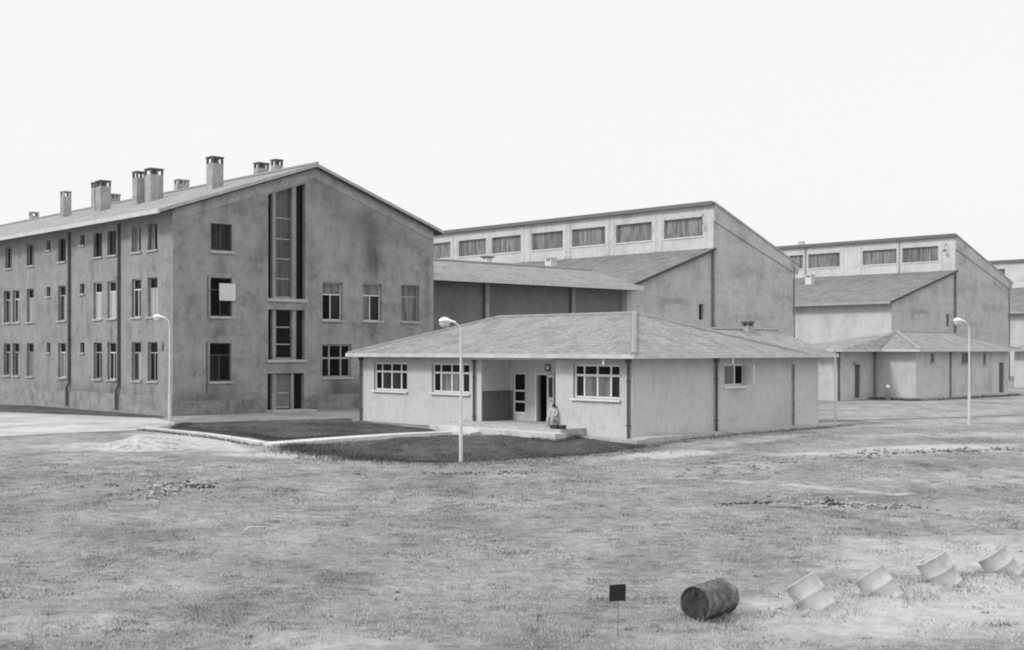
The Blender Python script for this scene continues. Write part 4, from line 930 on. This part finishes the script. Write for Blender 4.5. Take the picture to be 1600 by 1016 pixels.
# ragged taller edge on the bank
ED = [(-7.8,43.2), (-6.9,42.0), (-5.3,40.4), (-3.4,39.6), (-1.4,39.35), (1.0,40.4), (3.2,41.9), (4.9,43.1), (6.5,44.6), (9.5,47.5), (13.5,51.2)]
def edge(P, n, sx, h0, h1, dark):
    for _ in range(n):
        k = random.randrange(len(P)-1); t_ = random.random(); s_ = sx*(.35+max(0, .9+1.6*noise.noise((P[k][0]+t_*2, P[k][1], 7))))
        x = P[k][0]*(1-t_)+P[k+1][0]*t_+random.gauss(0, s_); y = P[k][1]*(1-t_)+P[k+1][1]*t_+random.gauss(0, s_)
        LX.append(x); LY.append(y); LH.append(random.uniform(h0, h1)); LT.append(random.uniform(0, dark))
edge(ED[:8], 8000, .4, .03, .13, .75); edge(ED[:4], 3500, .4, .05, .2, .45); edge(ED[7:], 900, .1, .03, .1, .7)
edge([(-14.2,53.3), (-13.7,50.3), (-11.1,47.5), (-8.55,44.75), (-6.2,46.0)], 5000, .12, .05, .18, .4)
edge([world(CO, -.75, 2.2), world(CO, -.75, -.8), world(CO, 4, -.85), world(CO, 9, -.85), world(CO, 13.4, -.85)], 1100, .06, .03, .1, .6)
edge([world(CO, -2.1, 3.0), world(CO, -2.0, 1.9), world(CO, -.7, 1.9), world(CO, -.7, 2.2)], 1200, .1, .04, .2, .5)
edge([(-15.1,49.5), (-12,46.3), (-9.0,43.2)], 1500, .12, .04, .12, .6)
edge([world(KO, -.6, 2.6), world(KO, -.7, -.7), world(KO, 12.5, -.7)], 3000, .16, .06, .25, .6)
blades('lawn_grass', 'darker mown grass on the lawns round the porch path', np.array(LX), np.array(LY), np.array(LH), np.full(len(LX), .02), np.clip(np.array(LT), 0, 1), blade_mat('dark_grass', .035, .26))

# ------------------------------------------------------------------ air
HAZE = .00015
if HAZE:
    mb = MB(); mb.box(-75, 175, -6, 160, -4.5, 16.5)
    m = bpy.data.materials.new('thin_haze'); m.use_nodes = True; nt = m.node_tree; nt.nodes.clear()
    o_ = nt.nodes.new('ShaderNodeOutputMaterial'); pv = nt.nodes.new('ShaderNodeVolumePrincipled')
    pv.inputs['Color'].default_value = (.95,.95,.95,1); pv.inputs['Density'].default_value = HAZE; pv.inputs['Anisotropy'].default_value = .2
    nt.links.new(pv.outputs[0], o_.inputs['Volume'])
    tag(mb.build('haze', m), kind='stuff')

# ------------------------------------------------------------------ sky, sun, camera
SUN_EL, SUN_AZ = R(43), Vector((-.88, -.47))      # from the left, a little behind the camera
w = bpy.data.worlds.new('World'); scene.world = w; w.use_nodes = True; nt = w.node_tree
bg = nt.nodes['Background']; sky = nt.nodes.new('ShaderNodeTexSky'); sky.sky_type = 'NISHITA'; sky.sun_disc = False
sky.sun_elevation = SUN_EL; sky.sun_rotation = math.atan2(SUN_AZ.x, SUN_AZ.y); sky.dust_density = 4; sky.air_density = 1.0
bw = nt.nodes.new('ShaderNodeRGBToBW'); nt.links.new(sky.outputs[0], bw.inputs[0])
mx = nt.nodes.new('ShaderNodeMix'); mx.data_type = 'RGBA'; mx.inputs['Factor'].default_value = .88
nt.links.new(bw.outputs[0], mx.inputs['A']); tc = nt.nodes.new('ShaderNodeTexCoord'); sp_ = nt.nodes.new('ShaderNodeSeparateXYZ'); nt.links.new(tc.outputs['Generated'], sp_.inputs[0])
zs_ = nt.nodes.new('ShaderNodeMath'); zs_.operation = 'SUBTRACT'; zs_.inputs[1].default_value = .3; nt.links.new(sp_.outputs['Z'], zs_.inputs[0])
zz_ = nt.nodes.new('ShaderNodeMath'); zz_.operation = 'MAXIMUM'; zz_.inputs[1].default_value = 0; nt.links.new(zs_.outputs[0], zz_.inputs[0])
ov = nt.nodes.new('ShaderNodeMath'); ov.operation = 'MULTIPLY_ADD'; ov.inputs[1].default_value = 10.0; ov.inputs[2].default_value = 8.9; nt.links.new(zz_.outputs[0], ov.inputs[0])
nt.links.new(ov.outputs[0], mx.inputs['B'])   # overcast: white at the horizon, brighter overhead
nt.links.new(mx.outputs['Result'], bg.inputs['Color']); bg.inputs['Strength'].default_value = .1
sd = bpy.data.lights.new('sun', 'SUN'); sd.energy = 1.5; sd.angle = R(10); sd.color = (1, .995, .985)
so_ = bpy.data.objects.new('sun', sd); COL.objects.link(so_)
dirv = Vector((SUN_AZ.x*math.cos(SUN_EL), SUN_AZ.y*math.cos(SUN_EL), math.sin(SUN_EL)))
so_.rotation_euler = dirv.to_track_quat('Z', 'Y').to_euler(); so_.location = dirv*60
cam = bpy.data.cameras.new('camera'); cam.sensor_width = 36; cam.lens = 36*1910/1600; cam.shift_y = 39/1600; cam.clip_end = 6000; cam.clip_start = .1
co = bpy.data.objects.new('camera', cam); COL.objects.link(co); co.location = (0,0,3.25); co.rotation_euler = (R(90),0,0); scene.camera = co
scene.view_settings.view_transform = 'Standard'; scene.view_settings.look = 'None'; scene.view_settings.exposure = .2; scene.view_settings.gamma = 1
scene.cycles.filter_width = 1.9
